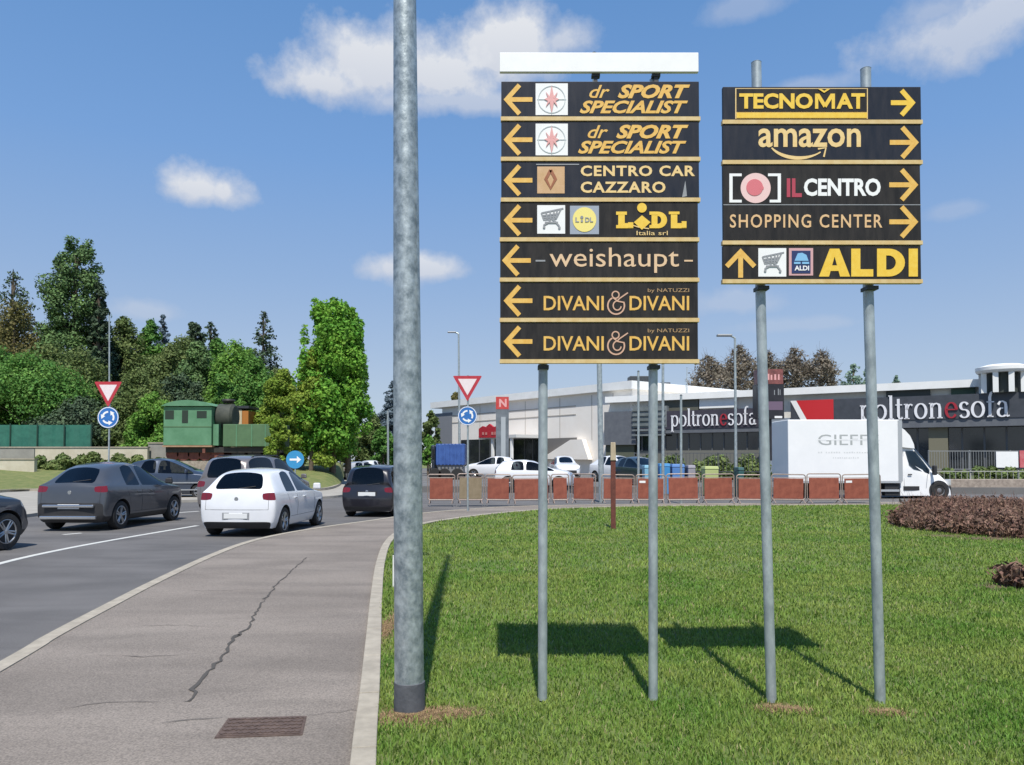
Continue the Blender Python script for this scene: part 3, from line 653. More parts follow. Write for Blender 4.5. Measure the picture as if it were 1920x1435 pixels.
# ---------------- right sign stack
Y2 = 5.05; b2 = Vector((G(1540, 1318).x, Y2, 0)); f = px_fn(b2, Y2, 0)
s2 = thing('direction_sign', 'shorter stack of four black boards pointing right and straight ahead', 'direction sign', b2)
post(b2, Y2, s2, [(1424, 108), (1432, 540), (1442, 930), (1453, 1322)], .033); post(b2, Y2, s2, [(1632, 120), (1637, 540), (1649, 930), (1660, 1330)], .034)
rows2 = [(167, 229, boardb, 'topmost board with a yellow word over a yellow bar'), (237, 304, boardb, 'board with a pale lowercase word over a curved arrow'), (312, 454, board, 'double height board with a round pink mark between white brackets'), (463, 526, board, 'bottom board with an upward arrow and large yellow capitals')]
for i, (y0, y1, m_, lb) in enumerate(rows2):
    o = sign_frame(b2, Y2, s2, 1353, y0, 1723, y1, m_, lb)
    if i == 0:
        q = MB(); arrow_into(q, f, 1688, 197, 44, 46, 'right', 9); lay(o, q, 'arrow', yel)
        q = MB(); rect_px(q, f, 1376, 170, 1623, 229 - 2); lay(o, q, 'inset', goldp)
        q = MB(); rect_px(q, f, 1378, 171.5, 1621, 214); lay(o, q, 'inset_field', board, 1)
        q = MB(); rect_px(q, f, 1378, 216, 1621, 226); text_into(q, 'TECNO', f, 1383, 180, 1520, 209, .038); text_into(q, 'AT', f, 1564, 180, 1617, 209, .038); rect_px(q, f, 1524, 181, 1530, 209); rect_px(q, f, 1555, 181, 1561, 209); padd(q, [f(1524, 181), f(1532, 181), f(1545, 202), f(1540, 207)], [(0, 1, 2, 3)]); padd(q, [f(1561, 181), f(1553, 181), f(1540, 202), f(1545, 207)], [(0, 1, 2, 3)]); padd(q, [f(1530, 172.5), f(1536, 172.5), f(1541, 176), f(1546, 172.5), f(1552, 172.5), f(1541, 179.5)], [(0, 1, 2, 5), (2, 3, 4, 5)]); lay(o, q, 'lettering', yel, 2)
    if i == 1:
        q = MB(); arrow_into(q, f, 1690, 271, 52, 56, 'right', 9); lay(o, q, 'arrow', gold)
        q = MB(); text_into(q, 'amazon', f, 1419, 245, 1610, 280, .018); sm = arc(1494, 262, 58, 38, 150, 45, 16)
        vs, fs = stroke2(sm, lambda a_, b_, t: 2.5 + 4 * math.sin(math.pi * min(1, t * 1.1))); padd(q, [f(*v) for v in vs], fs); stroke_into(q, [(1530, 283), (1545, 281), (1541, 298)], 3.2, f); lay(o, q, 'lettering', goldp)
    if i == 2:
        for yy in (350, 419):
            q = MB(); arrow_into(q, f, 1689, yy, 52, 56, 'right', 9); lay(o, q, 'arrow', gold)
        q = MB(); stroke_into(q, [(1388, 332), (1368, 332), (1368, 381), (1388, 381)], 6, f)
        q = MB(); rect_px(q, f, 1365, 329, 1388, 334); rect_px(q, f, 1365, 334, 1371, 378); rect_px(q, f, 1365, 378, 1388, 383)
        rect_px(q, f, 1437, 329, 1461, 334); rect_px(q, f, 1455, 334, 1461, 378); rect_px(q, f, 1440, 378, 1461, 383); lay(o, q, 'bracket_mark', swhite)
        q = MB(); disc_px(q, f, 1414, 356, 28, 28, 36); lay(o, q, 'round_mark', mat('sign_pale_pink', (.8, .55, .52), .5))
        q = MB(); disc_px(q, f, 1412, 355, 15.5, 15.5, 28); disc_px(q, f, 1425, 356, 4, 4, 12); lay(o, q, 'round_mark_centre', mat('sign_rose', (.66, .17, .19), .5), 1)
        q = MB(); text_into(q, 'IL', f, 1472, 338, 1500, 373, .035); lay(o, q, 'lettering', mat('sign_dark_rose', (.42, .05, .08), .5))
        q = MB(); text_into(q, 'CENTRO', f, 1504, 338, 1647, 371, .035); lay(o, q, 'lettering', swhite)
        q = MB(); text_into(q, 'SHOPPING CENTER', f, 1366, 405, 1650, 430, .012, 0, 1.2); lay(o, q, 'lettering', mat('sign_copper', (.68, .42, .2), .5, scale=30, col2=(.74, .5, .26)))
        q = MB(); rect_px(q, f, 1354, 386.5, 1722, 388); lay(o, q, 'seam', sgrey)
    if i == 3:
        q = MB(); arrow_into(q, f, 1386, 497, 52, 52, 'up', 9); lay(o, q, 'arrow', gold)
        q = MB(); rect_px(q, f, 1419, 468, 1471, 521); lay(o, q, 'emblem', swhite); q = MB(); cart_into(q, f, 1421, 470, 48); lay(o, q, 'cart_mark', sgrey, 1)
        q = MB(); rect_px(q, f, 1476, 468, 1521, 519); lay(o, q, 'emblem', mat('sign_dusty_pink', (.62, .36, .36), .5)); q = MB(); rect_px(q, f, 1481, 473, 1516, 515); lay(o, q, 'emblem_field', sdb, 1)
        q = MB(); padd(q, [f(*p) for p in ((1486, 492), (1492, 478), (1500, 477), (1508, 481), (1512, 492))], [(0, 1, 2, 3, 4)]); rect_px(q, f, 1485, 494, 1497, 498); rect_px(q, f, 1500, 494, 1513, 498); lay(o, q, 'emblem_shape', slb, 2)
        q = MB(); text_into(q, 'ALDI', f, 1486, 501, 1513, 510, .03); lay(o, q, 'emblem_letters', swhite, 2)
        q = MB(); block_into(q, f, 'A', 1532, 469, 1590, 521, 17); block_into(q, f, 'L', 1592, 469, 1633, 521, 17); block_into(q, f, 'D', 1640, 469, 1692, 521, 17); block_into(q, f, 'I', 1699, 469, 1716, 521, 17); lay(o, q, 'lettering', yel)
for yy in (198, 271, 350, 420, 495, 539):
    for xa, xb in ((1424, 1432), (1632, 1637)):
        t = (yy - 110) / 430; p = f(xa + (xb - xa) * t, yy)
        if yy < 530: MB().b6(p[0] - .045, p[0] + .045, .001, .034, p[2] - .02, p[2] + .02).build('clamp', dark, s2)
        else: MB().b6(p[0] - .038, p[0] + .038, .0, .1, p[2] - .012, p[2] + .012).build('clamp', dark, s2)

# ---------------- big lamp column whose arm reaches over the road
YL = 4.97; bl = Vector((G(768, 1330).x, YL, 0))
lp = thing('street_lamp', 'thick mottled galvanised lamp column at the lawn kerb', 'street lamp', bl)
H = 14.0; zs = [0, 2, 4.6, 7, 10, H]; rs = [.094, .091, .0745, .066, .055, .045]
top = P(759, 0, YL) - bl; lean = top.x / top.z
pts = [Vector((lean * z, 0, z)) for z in zs]
MB().tube(pts, rs, 40).build('pole', galv, lp, smooth=True)
z1 = (P(768, 1277, YL)).z
MB().tube([(0, 0, -.05), (0, 0, z1 - .003), (0, 0, z1)], [.0995, .0985, .095], 40).build('base_sleeve', mat('bitumen_sleeve', (.07, .075, .085), .7, scale=12, col2=(.10, .105, .115), bump=.3), lp, smooth=True)
zj = P(768, 706, YL).z; MB().tube([(lean * zj, 0, zj - .004), (lean * zj, 0, zj + .004)], .0925 - .002, 40).build('collar', galv, lp, smooth=True)
tp = pts[-1]; MB().tube([tp, tp + Vector((-.08, 0, .15)), tp + Vector((-.4, 0, .2))], [.04, .035, .03], 12).build('arm', galv2, lp, smooth=True)
MB().box(tuple(tp + Vector((-.65, 0, .21))), (.62, .26, .1)).build('lamp_head', mat('lamp_grey', (.3, .31, .32), .5, .3), lp, bevel=.03)
# white stake, rusty stake
g = G(738, 1102); st = MB().b6(-.012, .012, -.012, .012, 0, .39); st.b6(-.014, .014, -.014, .014, .39, .4)
st.build('marker_stake', mat('stake_white', (.7, .7, .66), .6, scale=20, col2=(.76, .76, .72)), loc=(g.x, g.y, 0), bevel=.003, label='thin white stake in the grass behind the thick lamp column', cat='stake')
g = G(1150, 992); k = g.y / FPX
rs_ = thing('rusty_stake', 'rusty red-brown stake with a pale wooden top in the lawn', 'stake', (g.x, g.y, 0))
MB().box((0, 0, 62 * k), (.11, .05, 130 * k + .02)).build('shaft', mat('rust_red', (.10, .03, .022), .8, scale=14, col2=(.16, .05, .035), bump=.4), rs_, bevel=.006)
MB().box((0, 0, 127 * k + .22), (.13, .09, .42), taper=.85).build('wooden_head', mat('weathered_wood', (.38, .30, .2), .85, scale=6, col2=(.5, .41, .29), stretch=(6, 6, 1)), rs_, bevel=.01)
# ------------------------------------------------------------------ vehicles
glassm = mat('car_glass', (.008, .011, .014), .06, 0, spec=.42)
def see_through(m):
    t = m.node_tree; n = t.nodes; l = t.links; tr = n.new('ShaderNodeBsdfTransparent'); tr.inputs[0].default_value = (.34, .37, .37, 1)
    gl = n.new('ShaderNodeBsdfGlossy'); gl.inputs['Roughness'].default_value = .03; gl.inputs[0].default_value = (.9, .92, .95, 1)
    fr = n.new('ShaderNodeFresnel'); fr.inputs[0].default_value = 1.5; mx = n.new('ShaderNodeMixShader')
    l.new(fr.outputs[0], mx.inputs[0]); l.new(tr.outputs[0], mx.inputs[1]); l.new(gl.outputs[0], mx.inputs[2]); l.new(mx.outputs[0], n['Material Output'].inputs[0])
see_through(glassm)
fabric = mat('seat_fabric', (.035, .035, .038), .9, scale=20, col2=(.055, .055, .06))
blackp = mat('black_plastic', (.022, .022, .024), .6, scale=30, col2=(.03, .03, .032))
tyrem = mat('tyre_rubber', (.018, .018, .018), .85, scale=30, col2=(.03, .029, .028))
alloy = mat('alloy_rim', (.42, .43, .44), .3, .75); plate = mat('number_plate', (.72, .73, .72), .4)
lampred = mat('tail_lamp_red', (.16, .007, .011), .14, coat=.6); headl = mat('head_lamp', (.6, .62, .64), .08, .3, coat=1); chrome = mat('chrome', (.62, .63, .65), .18, .9)
def paint(name, c, metal=.0): return mat(name, c, .32, metal, coat=.8, scale=3, col2=tuple(x * 1.06 for x in c))
HATCH = [  # y, y of roof row, half width, belt z, top z, top half width
    (0, .10, .81, .985, 1.02, .69), (.15, .22, .86, .985, 1.14, .66), (.38, .46, .875, .985, 1.385, .58), (.85, .92, .875, .975, 1.455, .58), (1.5, 1.5, .88, .965, 1.475, .58),
    (1.57, 1.57, .88, .965, 1.475, .58), (2.3, 2.02, .88, .945, 1.40, .565), (2.95, 2.92, .875, .93, 1.0, .68), (3.6, 3.6, .86, .86, .91, .64), (4.05, 3.98, .74, .68, .73, .52)]
CROSS = [
    (0, .13, .83, 1.03, 1.06, .66), (.17, .32, .89, 1.04, 1.17, .61), (.48, .66, .905, 1.04, 1.41, .53), (.98, 1.08, .91, 1.02, 1.505, .55), (1.62, 1.62, .91, 1.0, 1.54, .56),
    (1.69, 1.69, .91, 1.0, 1.54, .56), (2.42, 2.14, .91, .98, 1.47, .55), (3.1, 3.02, .905, .97, 1.06, .69), (3.75, 3.75, .895, .91, .97, .66), (4.23, 4.14, .76, .72, .79, .54)]
VAN = [(0, .10, .84, 1.0, 1.05, .72), (.14, .16, .88, 1.0, 1.2, .70), (.34, .32, .90, 1.0, 1.62, .66), (.9, .9, .91, 1.0, 1.70, .67), (1.8, 1.8, .915, 1.0, 1.71, .67),
       (1.88, 1.88, .915, 1.0, 1.71, .67), (2.9, 2.65, .91, .99, 1.63, .65), (3.75, 3.6, .90, .97, 1.07, .70), (4.2, 4.2, .88, .88, .95, .66), (4.6, 4.54, .78, .66, .73, .54)]
def loft_car(name, label, stations, L_, H_, W_, loc, heading, body_m, wheel_r=.32, wb=None, suv=False, group=None, rows=None, glass_rear=True, rims=alloy, detail=True, cat='car'):
    t = thing(name, label, cat, loc, -R(heading), group)
    ky, kz, kx = L_ / stations[-1][0], H_ / max(s[4] for s in stations), W_ / 2 / max(s[2] for s in stations)
    st = [(a * ky, b * ky, c * kx, d * kz, e * kz, f_ * kx) for a, b, c, d, e, f_ in stations]
    ns = len(st); cols = [-1, -.80, 0, .80, 1]
    gz = .19 * kz; zr = [gz, gz + .15]
    def pos(s, r, c):
        y, yr, hw, zb, zt, ht = st[s]; u = cols[c]; front = s >= ns - 2
        zrow = [zr[0], zr[1], zr[1] + (zb - zr[1]) * .45, zr[1] + (zb - zr[1]) * (.80 if suv else .74), zb, zt][r]
        u = u if r == 5 or abs(u) in (0, 1) else math.copysign(.72, u)
        hws = [hw * .88, hw * .97, hw, hw * .995, hw * .95, ht][r]
        yy = yr if r == 5 else y
        if s == 0: yy += [.07, 0, .0, .03, .07, 0][r] + .09 * u * u
        if s == ns - 1: yy -= [.06, 0, 0, .02, .05, 0][r] + .16 * u * u
        zc = zrow + ((1 - u * u) * (.06 if s < ns - 3 else .07) if r == 5 else 0)
        return Vector((hws * u, yy, zc))
    idx = {}; vs = []
    def vid(s, r, c):
        if (s, r, c) not in idx: idx[(s, r, c)] = len(vs); vs.append(pos(s, r, c))
        return idx[(s, r, c)]
    F = []; MI = []
    def face(a, mi): F.append([vid(*q) for q in a]); MI.append(mi)
    for c in range(4):
        for s in range(ns - 1):   # top and bottom
            mi = 0
            if 1 <= c <= 2:
                if s in (0, 1) and glass_rear and s == 1: mi = 1
                if s == 0 and glass_rear: mi = 1
                if s == 6: mi = 1
            face([(s, 5, c), (s, 5, c + 1), (s + 1, 5, c + 1), (s + 1, 5, c)], mi)
            face([(s, 0, c), (s + 1, 0, c), (s + 1, 0, c + 1), (s, 0, c + 1)], 3)
        for r in range(5):
            for s_, fl in ((0, 0), (ns - 1, 1)):
                mi = 3 if r == 0 or (suv and r == 1) else 0
                if s_ == 0 and r == 3 and c in (0, 3): mi = 2
                if s_ == ns - 1 and r == 3 and c in (0, 3): mi = 4
                if s_ == ns - 1 and r in (1, 2) and c in (1, 2): mi = 3
                q = [(s_, r, c), (s_, r, c + 1), (s_, r + 1, c + 1), (s_, r + 1, c)]
                face(q if not fl else q[::-1], mi)
    for s in range(ns - 1):
        for r in range(5):
            for c, fl in ((0, 1), (4, 0)):
                mi = 0
                if r == 0: mi = 3 if suv else 0
                if r == 4 and s in (3, 5, 6): mi = 1
                if r == 4 and s == 2: mi = 1 if stations is VAN else 0
                if r == 3 and s == 0: mi = 2
                if r == 3 and s == ns - 2: mi = 4
                q = [(s, r, c), (s + 1, r, c), (s + 1, r + 1, c), (s, r + 1, c)]
                face(q if not fl else q[::-1], mi)
    me = bpy.data.meshes.new('cage'); me.from_pydata(vs, [], F); me.update()
    for p, mi in zip(me.polygons, MI): p.material_index = mi
    bm = bmesh.new(); bm.from_mesh(me)
    bmesh.ops.recalc_face_normals(bm, faces=bm.faces)
    cl = bm.edges.layers.float.new('crease_edge')
    for e in bm.edges:
        ms = {f_.material_index for f_ in e.link_faces}
        cr = .18
        if len(ms) > 1: cr = .66
        zs = [v.co.z for v in e.verts]; ys = [v.co.y for v in e.verts]
        if all(min(abs(v.co.z - s_[3]) for s_ in st) < .002 and abs(v.co.x) > .6 for v in e.verts): cr = max(cr, .45)
        e[cl] = cr
    bm.to_mesh(me); bm.free()
    o = bpy.data.objects.new('cage', me); COL.objects.link(o)
    for _ in range(6): me.materials.append(None)
    sm = o.modifiers.new('s', 'SUBSURF'); sm.levels = 3; sm.render_levels = 3
    wb = wb or L_ * .63; ya = L_ * .175 + (0.05 if stations is VAN else 0); axles = [ya, ya + wb]; AR = wheel_r + .055
    cuts = []
    for y in axles:
        for sx in (-1, 1):
            cb = MB(); cb.lathe([(AR, W_ / 2 - .30), (AR, W_ / 2 + .15)] if sx > 0 else [(AR, -W_ / 2 - .15), (AR, -W_ / 2 + .30)], (0, y, wheel_r), 'x', 40)
            co_ = cb.build('cut', blackp); cuts.append(co_); b_ = o.modifiers.new('b', 'BOOLEAN'); b_.object = co_; b_.operation = 'DIFFERENCE'; b_.solver = 'EXACT'
    bpy.context.view_layer.update()
    dg = bpy.context.evaluated_depsgraph_get(); ev = bpy.data.meshes.new_from_object(o.evaluated_get(dg))
    for x in cuts: bpy.data.objects.remove(x)
    bpy.data.objects.remove(o)
    groups = {}
    V = [v.co.copy() for v in ev.vertices]
    for p in ev.polygons:
        mi = min(p.material_index, 5); c = p.center
        for y in axles:
            if all(math.hypot(V[i].y - y, V[i].z - wheel_r) < AR + .006 for i in p.vertices) and abs(c.x) > .2 and len(p.vertices) >= 3 and abs(p.normal.y) + abs(p.normal.z) > .5 or (math.hypot(c.y - y, c.z - wheel_r) < AR and abs(c.x) < W_ / 2 - .25): mi = 3
        groups.setdefault(mi, []).append(tuple(p.vertices))
    tree = BVHTree.FromPolygons(V, [tuple(p.vertices) for p in ev.polygons])
    def mk(nm, faces, m, parent=t, off=0.0, sharp=True):
        used = sorted({i for f_ in faces for i in f_}); mp = {i: k for k, i in enumerate(used)}
        m2 = bpy.data.meshes.new(nm); m2.from_pydata([V[i] for i in used], [], [tuple(mp[i] for i in f_) for f_ in faces]); m2.update()
        for p in m2.polygons: p.use_smooth = True
        m2.set_sharp_from_angle(angle=R(35)); m2.materials.append(m)
        q = bpy.data.objects.new(nm, m2); COL.objects.link(q); q.parent = parent; return q
    def comps(faces):
        par = {}
        def find(a):
            while par.setdefault(a, a) != a: par[a] = par[par[a]]; a = par[a]
            return a
        for f_ in faces:
            for i in f_[1:]: par[find(i)] = find(f_[0])
        out = {}
        for f_ in faces: out.setdefault(find(f_[0]), []).append(f_)
        return list(out.values())
    mk('body', groups.get(0, []), body_m)
    for cset in comps(groups.get(1, [])):
        cx = sum(V[f_[0]].x for f_ in cset) / len(cset); cy = sum(V[f_[0]].y for f_ in cset) / len(cset)
        nm = 'side_window' if abs(cx) > .35 else ('rear_window' if cy < L_ / 2 else 'windscreen')
        mk(nm, cset, glassm)
    for cset in comps(groups.get(2, [])): mk('tail_light', cset, lampred)
    for cset in comps(groups.get(4, [])): mk('headlight', cset, headl)
    if groups.get(3): mk('lower_trim', groups[3], blackp)
    bpy.data.meshes.remove(ev)
    def hit(o_, d_):
        h = tree.ray_cast(Vector(o_), Vector(d_)); return h[0]
    # cabin: dark tub and seats behind the glass
    tub = MB(); zb_ = st[4][3]; tub.b6(-W_ * .40, W_ * .40, st[2][0], st[7][0] - .05, zr[0] + .08, zb_ * .60); tub.b6(-W_ * .41, W_ * .41, st[7][0] - .35, st[7][0] + .02, zb_ * .6, zb_ * .93); tub.b6(-W_ * .40, W_ * .40, st[1][0] + .1, st[2][0] + .35, zb_ * .5, zb_ * .93)
    tub.build('cabin', blackp, t)
    for ys_, xs_ in ((st[5][0] + .05, (-.36, .36)), (st[3][0] + .12, (-.42, 0, .42))):
        for x_ in xs_:
            sb_ = MB(); sb_.box((x_, ys_, zb_ * .86), (.46, .14, zb_ * .55)); sb_.box((x_, ys_ - .03, zb_ * 1.20), (.25, .09, .17)); sb_.build('seat', fabric, t, bevel=.03)
    # wheels
    for y in axles:
        for sx in (-1, 1):
            xo = sx * (W_ / 2 - .02); r = wheel_r
            tr = MB().lathe([(r * .62, xo - sx * .20), (r * .93, xo - sx * .20), (r, xo - sx * .17), (r, xo - sx * .035), (r * .95, xo - sx * .005), (r * .70, xo), (r * .655, xo - sx * .02)], (0, y, r), 'x', 32)
            wo = tr.build('wheel', tyrem, t, smooth=True)
            rm = MB(); rm.lathe([(r * .60, xo - sx * .05), (r * .66, xo - sx * .006), (r * .63, xo - sx * .003), (r * .57, xo - sx * .03)], (0, y, r), 'x', 32)
            for k in range(5):
                a = 2 * math.pi * k / 5 + .3 * y
                for da in (-.14, .14):
                    p0 = Vector((xo - sx * .03, y + math.cos(a + da * 2.2) * .05, r + math.sin(a + da * 2.2) * .05)); p1 = Vector((xo - sx * .012, y + math.cos(a + da) * r * .60, r + math.sin(a + da) * r * .60)); rm.tube([p0, p1], [.022, .016], 6)
            rm.lathe([(.05, xo - sx * .05), (.05, xo - sx * .012), (.03, xo - sx * .005)], (0, y, r), 'x', 16)
            rm.build('rim', rims, wo, smooth=True)
            MB().lathe([(r * .58, xo - sx * .14), (r * .58, xo - sx * .09)], (0, y, r), 'x', 24).build('brake', blackp, wo)
    if detail:
        # plate, badge, wiper, seams, handles, mirrors
        def onrear(x, z): h = hit((x, -1, z), (0, 1, 0)); return h.y if h else 0
        zb = st[0][3]
        zp = zb * (.78 if stations is VAN else .55) if name != 'white_hatchback' else zb * .48
        yp = min(onrear(-.25, zp), onrear(.25, zp)) - .006
        MB().b6(-.26, .26, yp - .012, yp, zp - .055, zp + .055).build('number_plate', plate, t, bevel=.003)
        MB().b6(-.30, .30, yp + .001, yp + .03, zp - .075, zp + .075).build('plate_recess', blackp if body_m.name != 'paint_white' else sgrey, t)
        yb = onrear(0, zb * .86); MB().lathe([(.045, yb - .008), (.045, yb + .004)], (0, 0, zb * .86), 'y', 18).build('badge', chrome, t)
        y2 = onrear(0, zb * 1.12); h0 = hit((0, -1, zb * 1.1), (0, 1, 0)); h1 = hit((.38, -1, zb * 1.14), (0, 1, 0))
        if h0 and h1: MB().tube([h0 + Vector((0, -.01, -.01)), h1 + Vector((0, -.012, 0))], .008, 6).build('rear_wiper', blackp, t)
        sm_ = MB()
        def seam(pts, sx):
            pr = []
            for y, z in pts:
                h = hit((sx * 3, y, z), (-sx, 0, 0))
                if h: pr.append(Vector((h.x + sx * .0006, h.y, h.z)))
            if len(pr) > 1: sm_.tube(pr, .004, 4)
        zlo = zr[1] + .06; lo = [zlo + (st[4][3] - zlo) * k / 5 for k in range(6)]
        for sx in (-1, 1):
            for yv in (st[4][0] + .04, st[7][0] - .12): seam([(yv, z) for z in lo], sx)
            seam([(ya + AR * .98 + .02 * 0, zlo + .2), (ya + AR * .75, st[4][3] * .83), (ya + AR * .55, st[4][3] * .97)], sx)
            seam([(y, zlo) for y in np.linspace(ya + AR + .05, ya + wb - AR - .05, 8)], sx)
        for k in (-1, 1):   # tailgate edges
            pr = [h for h in (hit((k * W_ * .40, -1, z), (0, 1, 0)) for z in np.linspace(zb * .62, zb * .98, 6)) if h]
            if len(pr) > 1: sm_.tube([p + Vector((0, -.0006, 0)) for p in pr], .004, 4)
        pr = [h for h in (hit((x, -1, zb * .62), (0, 1, 0)) for x in np.linspace(-W_ * .40, W_ * .40, 9)) if h]
        sm_.tube([p + Vector((0, -.0006, 0)) for p in pr], .004, 4)
        if sm_.v: sm_.build('panel_gap', blackp, t)
        for sx in (-1, 1):
            for yv in (st[4][0] - .12, st[6][0] - .25):
                h = hit((sx * 3, yv, st[4][3] * .86), (-sx, 0, 0))
                if h: MB().b6(min(h.x, h.x + sx * .03), max(h.x, h.x + sx * .03), yv - .09, yv + .09, h.z - .014, h.z + .014).build('door_handle', body_m, t, bevel=.008)
            xm = sx * (st[7][2] + .10); MB().box((xm, st[7][0] - .28, st[7][3] + .12), (.20, .10, .15), taper=.85).build('wing_mirror', body_m if not suv else blackp, t, bevel=.03)
    return t
dgrey = paint('paint_dark_grey', (.085, .09, .10), .45); gunm = paint('paint_gunmetal', (.20, .18, .175), .4); blk = paint('paint_black', (.014, .013, .018), .1); whitep = paint('paint_white', (.70, .71, .73))
navy = paint('paint_navy', (.04, .055, .085), .35); blueblk = paint('paint_blue_black', (.028, .036, .05), .3); silver = paint('paint_silver', (.45, .46, .47), .5)
def at(px, py, z=RZ): g = G(px, py, z); return g
# dark crossover in the middle of the left lane
c1 = at(88, 992); c2_ = at(212, 994)
m_ = (c1 + c2_) / 2; W2 = 1.80
t2 = loft_car('crossover_car', 'dark grey crossover with silver bumper strip behind the white hatchback', CROSS, 4.23, 1.60, W2, (m_.x + .05, m_.y - .6, RZ), 3, dgrey, .345, 2.64, suv=True)
# silver strips on its tail
for zz, w_, h_ in ((.60, .62, .035), (.33, .68, .04)):
    MB().b6(-w_, w_, -.035, .05, zz - h_, zz + h_).build('bumper_strip', chrome, t2, bevel=.02)
# partial dark car at the left edge
t1 = loft_car('dark_car', 'blue-black car cut off at the left edge, only its nose and wheel in view', CROSS, 4.2, 1.58, 1.82, (-10.95, 11.3, RZ), 10, blueblk, .35, 2.65, suv=True)
# white hatchback
t3 = loft_car('white_hatchback', 'white hatchback with dark red tail lights waiting nearest the footpath', HATCH, 4.05, 1.46, 1.75, (-6.02, 16.75, RZ), 3, whitep, .315, 2.56)
# gunmetal people carrier
t4 = loft_car('people_carrier', 'brown-grey people carrier with roof rails beyond the white hatchback', VAN, 4.55, 1.80, 1.83, (-8.75, 23.1, RZ), 11, gunm, .33, 2.75)
for sx in (-1, 1): MB().tube([(sx * .60, .7, 1.76), (sx * .61, .9, 1.83), (sx * .61, 2.3, 1.83), (sx * .58, 2.6, 1.73)], .018, 8).build('roof_rail', blackp, t4, smooth=True)
# navy estate crossing behind
t5 = loft_car('navy_car', 'dark navy car seen side-on between the crossover and the people carrier', CROSS, 4.5, 1.72, 1.8, (-16.9, 33.2, RZ), 84, navy, .34, 2.75)
for zz in (.42, .72): MB().b6(.88, .93, .9, 3.6, zz - .025, zz + .025).build('side_strip', chrome, t5)
# small black car by the lamp column
t6 = loft_car('black_small_car', 'small boxy black car partly hidden behind the thick lamp column', VAN, 3.6, 1.50, 1.62, (-4.28, 22.6, RZ), 7, blk, .29, 2.3)
# parked cars
PZ = .22
def pk(px, top, Y, H_): return (P(px, 862, Y).x, Y, PZ)
a = loft_car('parked_car', 'white parked car nearest the red barriers, dark side windows', HATCH, 4.3, 1.45, 1.75, (P(925, 862, 40).x, 40, PZ - .12), 90, whitep, .31, 2.6, detail=False, group='cars in the car park')
b = loft_car('parked_car', 'white parked crossover behind the blue roundabout sign', CROSS, 4.3, 1.6, 1.8, (P(975, 862, 58).x, 57, PZ), -80, whitep, .33, 2.6, detail=False, group='cars in the car park')
def cp_car(src, loc, hd, label):
    c = copy_tree(src); c.location = loc; c.rotation_euler = (0, 0, -R(hd)); c['label'] = label; c['group'] = 'cars in the car park'; c.name = 'parked_car'; return c
cp_car(b, (P(1130, 862, 47).x, 49, PZ), 150, 'white parked car with a dark windscreen, left of the rusty stake')
cp_car(b, (P(1050, 862, 57).x, 57, PZ), 175, 'pale parked car half hidden between two white ones')
s_ = loft_car('parked_car', 'dark green-grey parked car behind the rusty stake', HATCH, 4.2, 1.5, 1.76, (P(1168, 862, 44).x, 44, PZ), 160, paint('paint_dark_teal', (.03, .045, .05), .3), .31, 2.6, detail=False, group='cars in the car park')
sv = loft_car('parked_car', 'silver parked car under the far trees beside the tall green tree', HATCH, 4.2, 1.5, 1.76, (P(640, 862, 62).x, 62, RZ), 60, silver, .31, 2.6, detail=False, group='cars under the far trees')
for px, Y, hd, lb, sc_ in ((585, 66, 70, 'white car parked under the tall green tree', b), (678, 70, 20, 'white car between far trees left of the black car roof', b), (700, 82, 10, 'farthest silver car on the road under the trees', sv)):
    c = cp_car(sc_, (P(px, 862, Y).x, Y, RZ), hd, lb); c['group'] = 'cars under the far trees'
c = cp_car(t5, (P(1868, 862, 50).x, 49.0, .5), 80, 'dark car standing behind the railing right of the box truck'); c['group'] = 'cars in the car park'

# ---- white box truck
YT = 33.4; kt = YT / FPX
wt = (.74, .745, .745); wtm = mat('truck_white', (.82, .825, .82), .45, scale=1.2, col2=(.87, .87, .86), coat=.15)
tb = P(1478, 862, YT); trk = thing('box_truck', 'white box truck with grey lettering passing behind the red barriers', 'truck', (tb.x, YT + 1.05, RZ), -R(90))
ty = lambda px: (px - 1478) * kt
tz = lambda py: (862 - py) * kt + EYE - RZ
BW = 1.05   # local +x is towards the camera
box = MB().b6(-BW, BW, 0, ty(1688), tz(903), tz(787)).build('cargo_box', wtm, trk, bevel=.03)
MB().b6(-BW - .008, BW + .008, -.01, ty(1690), tz(906), tz(902)).build('lower_rail', mat('alu_rail', (.55, .56, .57), .4, .5), box)
MB().b6(BW - .02, BW + .012, ty(1684), ty(1692), tz(903), tz(788)).build('corner_post', mat('alu_rail', (.5, .5, .5)), box)
lt = MB(); ff = lambda x, y: (BW + .004, ty(x), tz(y))
text_into(lt, 'GIEFFE', ff, 1534, 815, 1648, 835, .0); lt.build('lettering', mat('truck_grey', (.40, .42, .41), .5), box)
lt = MB(); rect_px(lt, lambda x, y: (BW + .006, ty(x), tz(y)), 1533, 824, 1650, 826); lt.build('lettering_gap', wtm, box)
lt = MB(); scribble(lt, ff, 1534, 847, 1640, 850, 22, 3); scribble(lt, ff, 1562, 857, 1612, 860, 12, 4); lt.build('small_lettering', mat('truck_pale_grey', (.66, .67, .66), .5), box)
